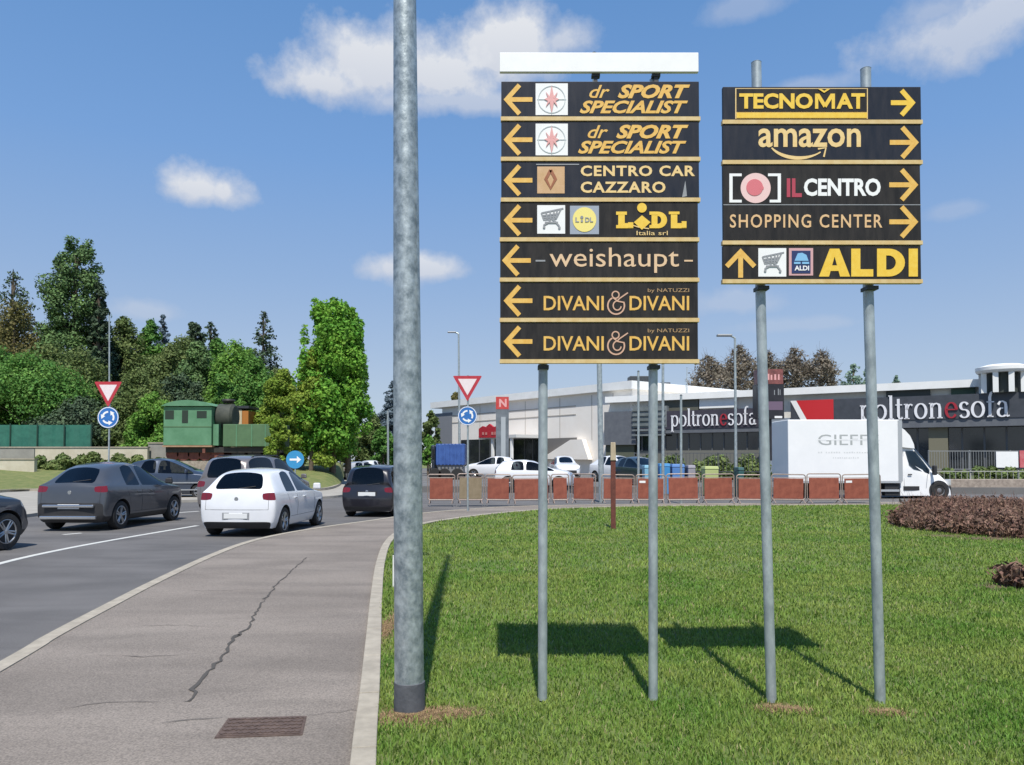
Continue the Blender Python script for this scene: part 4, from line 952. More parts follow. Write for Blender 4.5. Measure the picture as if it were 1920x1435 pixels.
# cab by side profile with varying width
prof = [(1692, 932), (1692, 838), (1700, 833), (1712, 833), (1724, 840), (1753, 884), (1776, 900), (1787, 915), (1790, 930), (1786, 936)]
cabm = MB(); pts = []
up = [(1690, 833, .90), (1702, 831, .90), (1714, 834, .90), (1734, 858, .93), (1752, 882, .95), (1768, 891, .93), (1780, 902, .88), (1787, 914, .80), (1789, 926, .76)]
vs = []; cw = [(-1, 0), (-1, .45), (-1, .62), (-.9, .97), (-.72, 1), (0, 1.0), (.72, 1), (.9, .97), (1, .62), (1, .45), (1, 0)]
for px, py, wv in up:
    zt = tz(py); z0 = tz(930)
    for u, v_ in cw: vs.append((u * wv * (1.0 if v_ < .7 else .95), ty(px), z0 + (zt - z0) * v_))
nc = len(cw); fs = [(i * nc + k, i * nc + k + 1, (i + 1) * nc + k + 1, (i + 1) * nc + k) for i in range(len(up) - 1) for k in range(nc - 1)]
fs += [(i * nc, (i + 1) * nc, (i + 1) * nc + nc - 1, i * nc + nc - 1) for i in range(len(up) - 1)]
fs += [tuple(range(nc)), tuple((len(up) - 1) * nc + k for k in range(nc - 1, -1, -1))]
cab = MB().add(vs, fs).build('cab', wtm, trk, smooth=True, bevel=.02)
for sx in (-1, 1):
    gp = [(1702, 845), (1722, 846), (1731, 858), (1747, 881), (1745, 889), (1716, 880), (1707, 872)]
    def sxw(px, py):
        w0 = np.interp(px, [u[0] for u in up], [u[2] for u in up]); zt = tz(np.interp(px, [u[0] for u in up], [u[1] for u in up])); v_ = (tz(py) - tz(930)) / (zt - tz(930))
        return sx * (w0 * np.interp(v_, [0, .62, .97, 1], [1, 1, .86, .69]) + .022)
    n = len(gp); ins = [(1722, 862)]
    MB().add([(sxw(a_, b_), ty(a_), tz(b_)) for a_, b_ in gp] + [(sxw(1722, 862), ty(1722), tz(862))], [(i, (i + 1) % n, n) for i in range(n)]).build('side_window', glassm, cab)
    MB().box((sx * 1.12, ty(1750), tz(882)), (.22, .14, .42)).build('wing_mirror', blackp, cab, bevel=.04)
    MB().box((sx * .945, ty(1708), tz(890)), (.03, .18, .05)).build('door_handle', blackp, cab, bevel=.01)
    MB().b6(min(sx * .90, sx * .925), max(sx * .90, sx * .925), ty(1696), ty(1726), tz(920), tz(912)).build('side_trim', blackp, cab, bevel=.01)
    MB().box((sx * .74, ty(1784), tz(905)), (.3, .12, .26)).build('headlight', headl, cab, bevel=.03)
    sg = MB(); sg.tube([(sxw(1698, 845), ty(1698), tz(845)), (sxw(1698, 920), ty(1698), tz(922))], .008, 5); sg.tube([(sxw(1738, 900), ty(1741), tz(889)), (sxw(1738, 915), ty(1738), tz(915))], .008, 5); sg.build('door_gap', sgrey, cab)
gw = MB(); a_, b_ = up[2], up[4]
gw.add([(-.8, ty(1716) + .02, tz(837)), (.8, ty(1716) + .02, tz(837)), (.86, ty(1751) + .02, tz(880)), (-.86, ty(1751) + .02, tz(880))], [(0, 1, 2, 3)]); gw.v = [(x, y + .012, z + .012) for x, y, z in gw.v]; solid = gw.build('windscreen', glassm, cab)
MB().b6(-.72, .72, ty(1786), ty(1791), tz(930), tz(912)).build('front_bumper', blackp, cab, bevel=.03)
df = MB(); dv = []
for px, py in ((1690, 797), (1700, 801), (1710, 812), (1717, 828), (1718, 836)):
    for u in (-1, -.8, 0, .8, 1): dv.append((u * .92, ty(px), tz(py) - .12 * u ** 4))
m5 = 5
for u in (-1, -.8, 0, .8, 1): dv.append((u * .92, ty(1690), tz(838)))
df.add(dv, [(i * 5 + k, i * 5 + k + 1, (i + 1) * 5 + k + 1, (i + 1) * 5 + k) for i in range(5) for k in range(4)] + [(0, 5, 10, 15, 20, 25), (4, 29, 24, 19, 14, 9), (0, 25, 26, 27, 28, 29, 4, 3, 2, 1)]).build('wind_deflector', wtm, trk, smooth=True)
MB().b6(-.45, .45, .1, ty(1700), tz(920), tz(906)).build('chassis', blackp, trk)
MB().b6(BW - .06, BW - .02, ty(1600), ty(1686), tz(922), tz(918)).build('side_guard', mat('alu_rail', (.5, .5, .5)), trk)
MB().b6(BW - .40, BW - .08, ty(1660), ty(1686), tz(930), tz(908)).build('tool_box', blackp, trk, bevel=.02)
def truck_wheel(y, sx):
    r = .36; xo = sx * 1.0
    wo = MB().lathe([(r * .6, xo - sx * .24), (r * .95, xo - sx * .24), (r, xo - sx * .2), (r, xo - sx * .04), (r * .95, xo), (r * .66, xo), (r * .6, xo - sx * .03)], (0, y, r), 'x', 32).build('wheel', tyrem, trk, smooth=True)
    MB().lathe([(r * .6, xo - sx * .08), (r * .61, xo - sx * .01), (r * .5, xo - sx * .06), (r * .2, xo - sx * .02), (.03, xo - sx * .015)], (0, y, r), 'x', 24).build('rim', mat('steel_rim', (.22, .22, .23), .5, .4), wo, smooth=True)
for sx in (-1, 1):
    truck_wheel(ty(1762), sx); truck_wheel(ty(1540), sx)
    MB().lathe([(.43, sx * .80), (.43, sx * .968)], (0, ty(1762), .36), 'x', 36).build('wheel_arch', blackp, cab)

# ------------------------------------------------------------------ red crowd barriers
bred = mat('barrier_red', (.21, .055, .032), .6, scale=4, col2=(.32, .095, .055)); bmet = mat('barrier_tube', (.30, .23, .19), .5, .35, scale=20, col2=(.42, .34, .29)); bclear = mat('barrier_faded', (.22, .17, .10), .7, scale=5, col2=(.28, .22, .14))
bars = [(803, 852, 0, bred, 'leftmost red barrier beside the lamp column'), (858, 906, 2, bclear, 'faded brown barrier just right of the roundabout sign post'), (911, 957, 0, bred, 'red barrier left of the first sign post pair'), (962, 1031, 0, bred, 'wide red barrier in front of the white car, behind the first sign post'),
        (1035, 1066, 0, bred, 'narrow red barrier right of the first sign post'), (1072, 1116, -4, bred, 'red barrier angled just left of the tall grey mast'), (1128, 1188, 0, bred, 'red barrier behind the rusty stake'), (1193, 1246, 0, bred, 'red barrier behind the second sign post'),
        (1251, 1311, 0, bred, 'red barrier right of the second sign post'), (1317, 1376, 0, bred, 'red barrier midway between the two direction signs'), (1382, 1441, 0, bred, 'red barrier left of the third sign post'), (1446, 1508, 0, bred, 'red barrier below the tail of the box truck'),
        (1513, 1576, 0, bred, 'red barrier with rounded frame below the truck lettering'), (1581, 1648, 0, bred, 'rightmost red barrier with a small white sticker')]
for i, (x0, x1, dy, pm, lb) in enumerate(bars):
    Yb = 27.9 + .02 * i; k = Yb / FPX; xa, xb = P(x0, 862, Yb).x, P(x1, 862, Yb).x; wd = xb - xa
    t = thing('crowd_barrier', lb, 'barrier', ((xa + xb) / 2, Yb, 0), R(dy * 4 + 5 * math.sin(i * 2.3)), 'red barriers along the far edge of the lawn')
    h = 1.06 + .02 * math.sin(i * 1.7); t.rotation_euler = (R(2.5 * math.sin(i * 3.1)), R(.9 * math.sin(i * 1.3)), t.rotation_euler[2]); z0 = .14; r = .09; hw = wd / 2 + .015
    lo = []
    for cx, cz, a0 in ((hw - r, h - r, 0), (-hw + r, h - r, 90), (-hw + r, z0 + r, 180), (hw - r, z0 + r, 270)): lo += [(cx + r * math.cos(R(a0 + q * 22.5)), 0, cz + r * math.sin(R(a0 + q * 22.5))) for q in range(5)]
    lo.append(lo[0]); fr = MB().tube(lo, .021, 8, caps=False).build('frame', bmet, t, smooth=True)
    MB().b6(-hw + .07, hw - .07, -.012, .012, z0 + .03, h - .145).build('panel', pm, t, bevel=.01)
    MB().tube([(-hw, 0, h - .12), (hw, 0, h - .12)], .012, 8).build('rail', bmet, t, smooth=True)
    for s in (-1, 1):
        MB().tube([(s * (hw - .08), -.25, .012), (s * (hw - .08), -.2, .05), (s * (hw - .08), 0, z0), (s * (hw - .08), .2, .05), (s * (hw - .08), .25, .012)], .016, 6).build('foot', bmet, t, smooth=True)
    if i in (7, 13): MB().b6(-hw + .12, -hw + .34, -.016, -.0125, h - .30, h - .22).build('sticker', swhite, t)

# ------------------------------------------------------------------ road signs
sblue = mat('sign_blue', (.03, .14, .42), .4, scale=10, col2=(.04, .18, .5)); rred = mat('road_sign_red', (.45, .03, .05), .4, scale=10, col2=(.5, .05, .06)); rwhite = mat('road_sign_face', (.78, .66, .66), .45, scale=10, col2=(.82, .72, .72))
def yield_sign(px, base_y, Y, tri, disc, label, lean=0.0, r_disc=15):
    b = Vector((P(px, 862, Y).x, Y, RZ if base_y else .0)); t = thing('yield_sign', label, 'road sign', b, 0, 'yield signs over blue roundabout discs')
    f = px_fn(b, Y, 0); x0, y0, x1, y1 = tri; cx = (x0 + x1) / 2
    ztop = f(cx, y0)[2]; MB().tube([(0, .035, 0), (0, .035, ztop + .02)], .03, 12).build('post', galv2, t, smooth=True)
    def rt(pts, s=.0, n=4):
        """rounded triangle"""
        out = []
        for i in range(3):
            p, a, c = Vector(pts[i]), Vector(pts[i - 1]), Vector(pts[(i + 1) % 3]); u, v = (a - p).normalized() * 3, (c - p).normalized() * 3
            out += [tuple(p + u * (1 - k / n) ** 2 + v * (k / n) ** 2) for k in range(n + 1)]
        return out
    tri_p = [(x0, y0), (x1, y0), (cx, y1)]; c0 = Vector((cx, y0 + (y1 - y0) / 3))
    q = MB(); pp = [f(*p) for p in rt(tri_p)]; q.prism([(p[0], p[2]) for p in pp], -.012, .002); o = q.build('yield_triangle', rred, t)
    q = MB(); pi = [tuple(c0 + (Vector(p) - c0) * .64) for p in tri_p]; pp = [f(*p) for p in pi]; q.prism([(p[0], p[2]) for p in pp], -.016, -.0125); q.build('triangle_face', rwhite, o)
    zc = f(cx, disc); R_ = r_disc * Y / FPX
    o = MB().lathe([(R_, -.014), (R_, .0)], (zc[0], 0, zc[2]), 'y', 36).build('roundabout_disc', sblue, t)
    rg = MB(); vs = []
    for k in range(36):
        a = 2 * math.pi * k / 36; vs += [(zc[0] + R_ * .97 * math.cos(a), -.0155, zc[2] + R_ * .97 * math.sin(a)), (zc[0] + R_ * .90 * math.cos(a), -.0155, zc[2] + R_ * .90 * math.sin(a))]
    rg.add(vs, [(2 * k, 2 * k + 1, (2 * k + 3) % 72, (2 * k + 2) % 72) for k in range(36)]); rg.build('white_rim', swhite, o)
    ar = MB()
    for k in range(3):
        a0 = 90 + 120 * k; pts = arc(zc[0], zc[2], R_ * .52, R_ * .52, a0, a0 + 66, 8); vs2, fs2 = stroke2(pts, lambda a, b, t: R_ * .17); ar.add([(x, -.0165, z) for x, z in vs2], fs2)
        e = R(a0 + 66); er, et = Vector((math.cos(e), math.sin(e))), Vector((-math.sin(e), math.cos(e))); c = Vector((zc[0], zc[2])) + er * R_ * .52
        tri2 = [c + er * R_ * .22, c - er * R_ * .22, c + et * R_ * .38]; ar.add([(p.x, -.0165, p.y) for p in tri2], [(0, 1, 2)])
    ar.build('arrows', swhite, o)
    for zz in (ztop - .12, zc[2]): MB().b6(-.04, .04, .002, .04, zz - .02, zz + .02).build('clamp', dark, t)
    return t
yield_sign(877, 1, 23.9, (849, 705, 904, 753), 780, 'yield triangle over a blue disc, on a thin post by the red barriers', r_disc=18)
yield_sign(203, 0, 28.5, (177, 716, 229, 764), 783, 'yield triangle over a blue disc, on the left beside the trees', r_disc=20)
# keep-right sign on the island
b = Vector((P(551, 862, 34).x, 34.2, .15)); f = px_fn(b, 34.2, 0); t = thing('keep_right_sign', 'small blue round sign with a white arrow beyond the people carrier', 'road sign', b)
zc = f(551, 862)[2]; R_ = .40; MB().tube([(0, .03, 0), (0, .03, zc + .35)], .03, 10).build('post', galv2, t, smooth=True)
o = MB().lathe([(R_, -.014), (R_, 0)], (0, 0, zc), 'y', 32).build('disc', mat('sign_sky_blue', (.04, .26, .5), .4, scale=10, col2=(.05, .3, .56)), t)
ar = MB(); ar.b6(-.24, .12, -.02, -.0145, zc - .045, zc + .045); ar.add([(.08, -.018, zc + .16), (.27, -.018, zc), (.08, -.018, zc - .16)], [(0, 1, 2)]); ar.build('arrow', swhite, o)

# ---- thin masts and lamps
def mast(px0, py0, px1, py1, Y, r0, r1, label, arm=0, gz=0.0, name='lamp_mast', group=None, armw=.9):
    a = P(px0, py0, Y); g = P(px1, py1, Y)
    b = Vector((g.x, Y, gz)); t = thing(name, label, 'mast' if not arm else 'street lamp', b, 0, group); top = a - b
    MB().tube([(0, 0, -.02), tuple(top)], [r0, r1], 14).build('pole', galv2, t, smooth=True)
    if arm:
        MB().tube([tuple(top), tuple(top + Vector((arm * armw, 0, .12)))], r1 * .9, 8).build('arm', galv2, t, smooth=True)
        MB().box(tuple(top + Vector((arm * (armw + .25), 0, .12))), (.7, .25, .1)).build('lamp_head', mat('lamp_grey', (.3, .31, .32)), t, bevel=.03)
    else: MB().lathe([(r1 * 1.2, top.z), (r1 * .6, top.z + .04)], (top.x, top.y, 0), 'z', 12).build('cap', dark, t)
    return t
mast(1114, 100, 1128, 915, 30.5, .11, .085, 'tall grey mast rising behind the blank white board', gz=RZ)
mast(1197, 697, 1197, 935, 31, .05, .045, 'thin pole left of the second sign post', gz=RZ)
mast(1243, 683, 1243, 930, 32, .065, .055, 'thin pole right of the second sign post', gz=RZ)
mast(1277, 742, 1277, 940, 29.5, .05, .045, 'short thin pole below the first serif shop name', gz=RZ)
mast(1378, 634, 1380, 905, 36, .075, .05, 'lamp mast crossing the dark shop fascia', arm=-1, gz=RZ, armw=.25)
mast(205, 592, 205, 880, 58, .07, .05, 'thin pale mast behind the left yield sign', gz=1.0)
mast(860, 626, 862, 890, 62, .11, .07, 'far street lamp above the roundabout sign', arm=-1, gz=RZ, armw=.3)
mast(727, 770, 728, 885, 60, .09, .08, 'grey pole left of the thick lamp column, under the far trees', gz=RZ); mast(1288, 690, 1288, 735, 70, .05, .04, 'tiny mast on the roof line right of the first direction sign', gz=6.6)
b = Vector((P(645, 862, 60).x, 60, RZ)); f = px_fn(b, 60, 0); t = thing('notice_board', 'white notice board on posts under the tall green tree', 'sign', b)
for x0, x1 in ((632, 643), (646, 657)): p, q = f(x0, 820), f(x1, 838); MB().b6(p[0], q[0], -.03, 0, q[2], p[2]).build('panel', swhite, t)
for x in (638, 651): p = f(x, 820); MB().b6(p[0] - .04, p[0] + .04, 0.001, .08, 0, p[2]).build('post', dark, t)
# ------------------------------------------------------------------ shops
class Facade:
    """front of a building along a straight line on the ground; s runs along it, d goes into the building"""
    def __init__(s, a, b):
        s.a, s.b = Vector(a), Vector(b); s.u = (s.b - s.a).normalized(); s.ang = math.atan2(s.u.y, s.u.x)
    def s_at(s, px):
        k = (px - 960) / FPX; return (k * s.a.y - s.a.x) / (s.u.x - k * s.u.y)
    def Y(s, px): return s.a.y + s.u.y * s.s_at(px)
    def z(s, px, py): return P(px, py, s.Y(px)).z
    def fn(s, d):
        def g(px, py): return (s.s_at(px), d, s.z(px, py))
        return g
cream = mat('cream_render', (.84, .78, .70), .85, scale=.8, col2=(.88, .83, .76)); rooff = mat('roof_white', (.78, .78, .75), .7, scale=1.2, col2=(.85, .85, .83))
slate = mat('fascia_slate', (.042, .048, .058), .55, scale=2, col2=(.058, .064, .078)); slate2 = mat('fascia_grey', (.10, .108, .125), .6, scale=2, col2=(.13, .14, .155)); aub = mat('fascia_aubergine', (.035, .03, .045), .55, scale=2, col2=(.05, .045, .06))
shopg = mat('shop_glass', (.016, .02, .023), .08, spec=.8, scale=.5, col2=(.03, .034, .036)); mull = mat('mullion', (.10, .105, .11), .5); shade_blue = mat('truck_shade_blue', (.22, .26, .31), .8, scale=1.5, col2=(.27, .31, .36)); sred2 = mat('fascia_red', (.55, .02, .025), .5); beige = mat('panel_beige', (.66, .63, .56), .8, scale=2, col2=(.74, .71, .64))
# -- left: cream warehouse store
A = Facade((-9.4, 92), (10.8, 66)); base = A.a
ba = thing('cream_store', 'long cream warehouse store with a white sloping roof edge', 'building', (A.a.x, A.a.y, .2), A.ang)
ZB = .2
S = A.s_at; SA0, SA1 = S(812), S(1186)
def bz(z0, z1): return z0 - ZB, z1 - ZB
zr0 = A.z(1100, 724); zw = A.z(1100, 738)
MB().b6(SA0 + 2, SA1, 0, 30, -.3, zw - ZB).build('wall', cream, ba)
MB().b6(SA0, SA1 + .3, -.4, 30.3, zw - ZB + .003, zr0 - ZB).build('roof_edge', rooff, ba)
zt = A.z(1000, 770) - ZB
gj = MB()
for zz in (A.z(1000, 768) - ZB, A.z(1000, 783) - ZB): gj.b6(SA0 + 2.1, S(1080), -.03, -.002, zz - .05, zz + .05)
for px in (900, 985, 1050, 1110, 1150): gj.b6(S(px) - .03, S(px) + .03, -.02, -.002, 3.2, zw - ZB - .2)
gj.build('wall_joint', mat('joint_grey', (.38, .35, .31), .8), ba)
gz0, gz1 = 0, A.z(930, 823) - ZB
g = MB().b6(S(865), S(1012), -.06, -.003, gz0, gz1).build('shop_window', shopg, ba)
for px in (880, 900, 920, 958, 985, 1000): MB().b6(S(px) - .06, S(px) + .06, -.10, -.061, gz0, gz1).build('mullion', mull, g)
# left end: dark and grey service bay
MB().b6(S(816), S(848), -.05, -.003, A.z(830, 838) - ZB, A.z(830, 775) - ZB).build('service_panel', mat('panel_grey', (.22, .23, .25), .7), ba)
MB().b6(S(822), S(842), -.07, -.004, 0, A.z(830, 836) - ZB).build('service_door', shopg, ba)
# canopy and entrance
cz = A.z(985, 823) - ZB; MB().b6(S(948), S(1020), -3.5, -.11, cz, cz + .3).build('canopy', mat('canopy_white', (.6, .6, .58), .6), ba)
cs = []
for px, py in ((950, 822), (950, 806), (957, 801), (963, 803), (970, 797), (978, 803), (986, 800), (994, 806), (1002, 812), (1006, 822)): cs.append((A.s_at(px), A.z(px, py) - ZB))
MB().prism(cs, -3.6, -3.4).build('red_shop_sign', mat('shop_sign_red', (.42, .015, .03), .5, scale=1, col2=(.5, .03, .04)), ba)
tx = MB(); scribble(tx, lambda x, y: (A.s_at(x), -3.63, A.z(x, y) - ZB), 957, 810, 998, 817, 7, 5); 
tx.build('shop_sign_mark', mat('mark_pale_red', (.62, .25, .22), .5), ba)
for px in (972, 1008): MB().b6(S(px) - .12, S(px) + .12, -3.4, -3.15, 0, cz - .001).build('canopy_column', rooff, ba)
# sloping white awning with dark underside
aw = [(S(1022), A.z(1022, 861) - ZB), (S(1078), A.z(1078, 825) - ZB), (S(1100), A.z(1078, 825) - ZB), (S(1112), A.z(1100, 862) - ZB)]
MB().b6(S(1014), S(1082), -.05, -.004, 1.4, A.z(1040, 822) - ZB).build('dark_recess', mat('recess_grey', (.16, .15, .14), .8), ba)
MB().prism(aw, -.6, -.06).build('ramp_wall', cream, ba)
# roof plant
B = Facade((8.3, 66.5), (33.7, 50.5))
# -- right: dark fascia furniture store
bb = thing('furniture_store', 'low dark-fascia furniture store with two serif name signs', 'building', (B.a.x, B.a.y, .2), B.ang)
S = B.s_at; s0, s1_, e1 = S(1133), S(1482), S(2150)
zroof = B.z(1700, 716) - ZB; zru = B.z(1700, 730) - ZB; zf1 = B.z(1700, 745) - ZB; zf0 = B.z(1700, 803) - ZB; zg0 = B.z(1700, 850) - ZB
print('zs', zroof, zru, zf1, zf0, zg0)
MB().b6(s0, e1, 1.2, 26, -.2, zru).build('wall', beige, bb)
MB().b6(s0 - .2, e1, .6, 26.3, zru + .003, zroof).build('roof_edge', rooff, bb)
# mid wing
zfm1 = B.z(1350, 768) - ZB; zfm0 = B.z(1350, 811) - ZB
MB().b6(s0, S(1192), 0, 1.19, zfm0 - .9, B.z(1160, 772) - ZB).build('fascia', slate2, bb)
MB().b6(s0, S(1186), .3, 1.18, 0, zfm0 - .903).build('plinth', mat('plinth_green', (.09, .10, .07), .8), bb)
MB().b6(S(1196), S(1442), -.2, 1.18, zfm0 + .35, zfm1).build('fascia', aub, bb)
MB().b6(S(1196), S(1442), -.15, 1.18, zfm0, zfm0 + .347).build('fascia_lower_band', slate2, bb)
g = MB().b6(S(1190), S(1440), .5, 1.18, zg0 + .3, zfm0 - .003).build('shop_window', shopg, bb)
for px in range(1200, 1440, 22): MB().b6(S(px) - .05, S(px) + .05, .44, .499, zg0 + .3, zfm0 - .004).build('mullion', mull, g)
MB().b6(S(1190), S(1440), .4, 1.18, 0, zg0 + .297).build('plinth', mat('plinth_grey', (.15, .15, .13), .8), bb)
# louvres left of the name sign
lv = MB()
for k in range(6): z_ = zfm1 + .15 - k * .42; lv.b6(S(1188), S(1250), -.30, -.22, z_ - .07, z_ + .07)
lv.b6(S(1188), S(1252), -.215, .3, zfm0 + .5, zfm1 + .45); lv.build('louvre_panel', mat('louvre_grey', (.11, .13, .13), .6, scale=1, col2=(.2, .22, .22)), bb)
MB().b6(S(1305), S(1376), .9, 1.19, B.z(1340, 764) - ZB, B.z(1340, 742) - ZB).build('upper_panel', rooff, bb)
MB().b6(S(1236), S(1303), .9, 1.19, B.z(1270, 775) - ZB, B.z(1270, 748) - ZB).build('upper_window', mat('olive_dark', (.10, .10, .075), .6), bb)
# added slab behind the truck, its grey-blue taken from the truck's shaded rear
MB().b6(S(1441), S(1500), -.6, 1.18, 0, B.z(1460, 785) - ZB).build('shade_toned_slab', shade_blue, bb)
# right wing
MB().b6(s1_ + .2, e1, -.7, 1.18, zf0 + .55, zf1).build('fascia', slate, bb)
MB().b6(s1_ + .2, e1, -.65, 1.18, zf0, zf0 + .547).build('fascia_lower_band', slate2, bb)
rp = [(1498, 752), (1567, 749), (1567, 789), (1520, 791)]; q = MB(); rr = [(S(a), B.z(a, b_) - ZB) for a, b_ in rp]
q.prism([(rr[0][0], zf1 + .004), (rr[1][0], zf1 + .004), (rr[1][0], zf0 + .56), (rr[3][0], zf0 + .56)], -.73, -.705); q.build('red_panel', sred2, bb)
q = MB(); q.prism([(S(1487), zf1 + .006), (rr[0][0] - .01, zf1 + .006), (rr[3][0] - .01, zf0 + .56), (S(1508), zf0 + .56)], -.74, -.706); q.build('white_panel', swhite, bb)
g = MB().b6(S(1500), e1, .4, 1.18, .2, zf0 - .003).build('shop_window', shopg, bb)
for px in range(1510, 2100, 42): MB().b6(S(px) - .06, S(px) + .06, .33, .399, .2, zf0 - .004).build('mullion', mull, g)
MB().b6(S(1742), S(1778), -.3, .32, .3, zf0 - .004).build('beige_pier', mat('pier_olive', (.17, .16, .11), .8), bb)
dk = mat('roof_recess', (.05, .06, .055), .7)
MB().b6(S(1660), S(1744), .95, 1.195, zf1 - .1, zru - .02).build('recess_shade', dk, bb); MB().b6(S(1784), S(1830), .95, 1.195, zf1 - .1, zru - .02).build('recess_shade', mat('recess_green', (.05, .09, .06), .7), bb)  # flat panels before the wall; the recess shade is put into their dark colour
# name signs
def name_sign(s_a, s_b, zb, xh, d, nm):
    gs, wdt = serif_word('poltronesofa'); k = (s_b - s_a) / wdt
    for part, ids, m in (('sign_lettering', [0, 1, 2, 3, 4, 5, 6], mat('letter_white', (.78, .78, .8), .5)), ('sign_lettering', [8, 9, 10, 11], mat('letter_white', (.78, .78, .8), .5)), ('sign_letter_red', [7], mat('letter_red', (.36, .02, .035), .5))):
        q = MB()
        for i in ids:
            vs, fs = gs[i]; q.add([(s_a + x * k, d, zb + z * xh) for x, z in vs], fs)
        solidify(q, .06); q.build(part, m, bb)
name_sign(S(1616), S(1896), B.z(1700, 787) - ZB, (B.z(1700, 759) - B.z(1700, 787)), -.78, 'r')
name_sign(S(1260), S(1421), B.z(1350, 798) - ZB, (B.z(1350, 777) - B.z(1350, 798)), -.28, 'l')
# rooftop drum with columns
Zt = B.z(1880, 688) - ZB; sc, dc = S(1884), -.1; zroof_ = zroof; zroof = zf1 + .404
MB().lathe([(1.5, Zt - .45), (1.62, Zt - .3), (1.62, Zt - .08), (1.0, Zt + .1), (.1, Zt + .16)], (sc, dc, 0), 'z', 32).build('drum_roof', rooff, bb, smooth=True)
MB().lathe([(.95, zroof - .4), (.95, Zt - .46)], (sc, dc, 0), 'z', 32).build('drum_core', dk, bb)
for k in range(9):
    a = 2 * math.pi * k / 9 + .17; MB().b6(sc + 1.28 * math.cos(a) - .16, sc + 1.28 * math.cos(a) + .16, dc + 1.28 * math.sin(a) - .16, dc + 1.28 * math.sin(a) + .16, zroof - .4, Zt - .453).build('drum_column', rooff, bb)
MB().b6(S(1908), S(2080), 1.9, 9, zroof_ + .003, Zt - .35).build('rooftop_block', rooff, bb)
# black vent boxes on the left roof
Sx = A.s_at
v = Vector((P(1203, 862, 69).x, 70.5, P(1203, 742, 69).z)); MB().b6(-.9, .9, -.8, .8, -1.5, 1.85).build('roof_vent', dark, loc=tuple(v), bevel=.04, label='tall black ventilation box on the roof above the louvres', cat='roof vent', group='black boxes on the shop roof')
v = Vector((P(1253, 862, 69).x, 70.5, P(1253, 742, 69).z)); MB().b6(-.45, .45, -.5, .5, -1.5, 1.3).build('roof_vent', dark, loc=tuple(v), bevel=.04, label='smaller black ventilation box on the shop roof', cat='roof vent', group='black boxes on the shop roof')
a, b_ = P(1152, 742, 70), P(1192, 714, 70); MB().prism([(0, 0), (b_.x - a.x, b_.z - a.z), (b_.x - a.x, -.1)], -.6, .6).build('roof_wedge', dark, loc=(a.x, 71.3, a.z), label='black sloping duct left of the tall roof vent', cat='roof duct')

# ---- totem column with a red head, black advertising tower
Yt = 60; b0 = Vector((P(942, 862, Yt).x, Yt, .22)); f = px_fn(b0, Yt, 0); t = thing('totem_sign', 'dark grey totem with a red head in front of the cream store', 'totem sign', b0)
p, q = f(930, 768), f(954, 858); MB().b6(p[0], q[0], -.35, .35, 0, p[2] - .003).build('shaft', mat('totem_grey', (.10, .12, .13), .4, scale=1, col2=(.2, .22, .24)), t)
p2 = f(930, 745); o = MB().b6(p[0], q[0], -.36, .36, p[2], p2[2]).build('head', mat('totem_red', (.5, .04, .035), .5, scale=2, col2=(.58, .08, .07)), t)
l_ = MB(); text_into(l_, 'N', lambda x, y: (f(x, y)[0], -.37, f(x, y)[2]), 936, 749, 950, 764, .04); l_.build('letter', spink, o)
l_ = MB().b6((p[0] + q[0]) / 2 - .1, (p[0] + q[0]) / 2 + .25, -.36, -.352, 1.0, p[2] - .6).build('pale_stripe', mat('totem_pale', (.4, .43, .44), .4), t)
Yt = 56; b0 = Vector((P(1442, 862, Yt).x, Yt, .22)); f = px_fn(b0, Yt, 0); t = thing('advertising_tower', 'black advertising tower with a red lettered top above the shop roofs', 'advertising tower', b0)
def bxp(x0, y0, x1, y1, d0, d1, nm, m, par): p, q = f(x0, y0), f(x1, y1); return MB().b6(p[0], q[0], d0, d1, q[2], p[2]).build(nm, m, par)
bk = mat('tower_black', (.018, .018, .022), .45, scale=2, col2=(.03, .028, .034))
bxp(1440, 786, 1446, 864, -.2, .2, 'leg', bk, t)
o = bxp(1415, 722, 1466, 786, -.5, .5, 'box', bk, t); hd = bxp(1417, 694, 1464, 721.5, -.5, .5, 'head', mat('tower_rust', (.14, .05, .045), .5, scale=3, col2=(.3, .1, .09)), t)
l_ = MB(); scribble(l_, lambda x, y: (f(x, y)[0], -.51, f(x, y)[2]), 1420, 701, 1461, 714, 6, 6); l_.build('lettering', spink, hd)
l_ = MB(); scribble(l_, lambda x, y: (f(x, y)[0], -.51, f(x, y)[2]), 1447, 730, 1461, 742, 4, 7); l_.build('lettering', sgrey, o)
l_ = MB(); rect_px(l_, lambda x, y: (f(x, y)[0], -.51, f(x, y)[2]), 1418, 754, 1463, 770); l_.build('mauve_panel', mat('tower_mauve', (.16, .11, .16), .5), o)
l_ = MB(); rect_px(l_, lambda x, y: (f(x, y)[0], -.512, f(x, y)[2]), 1448, 781, 1462, 785); l_.build('white_label', swhite, o)

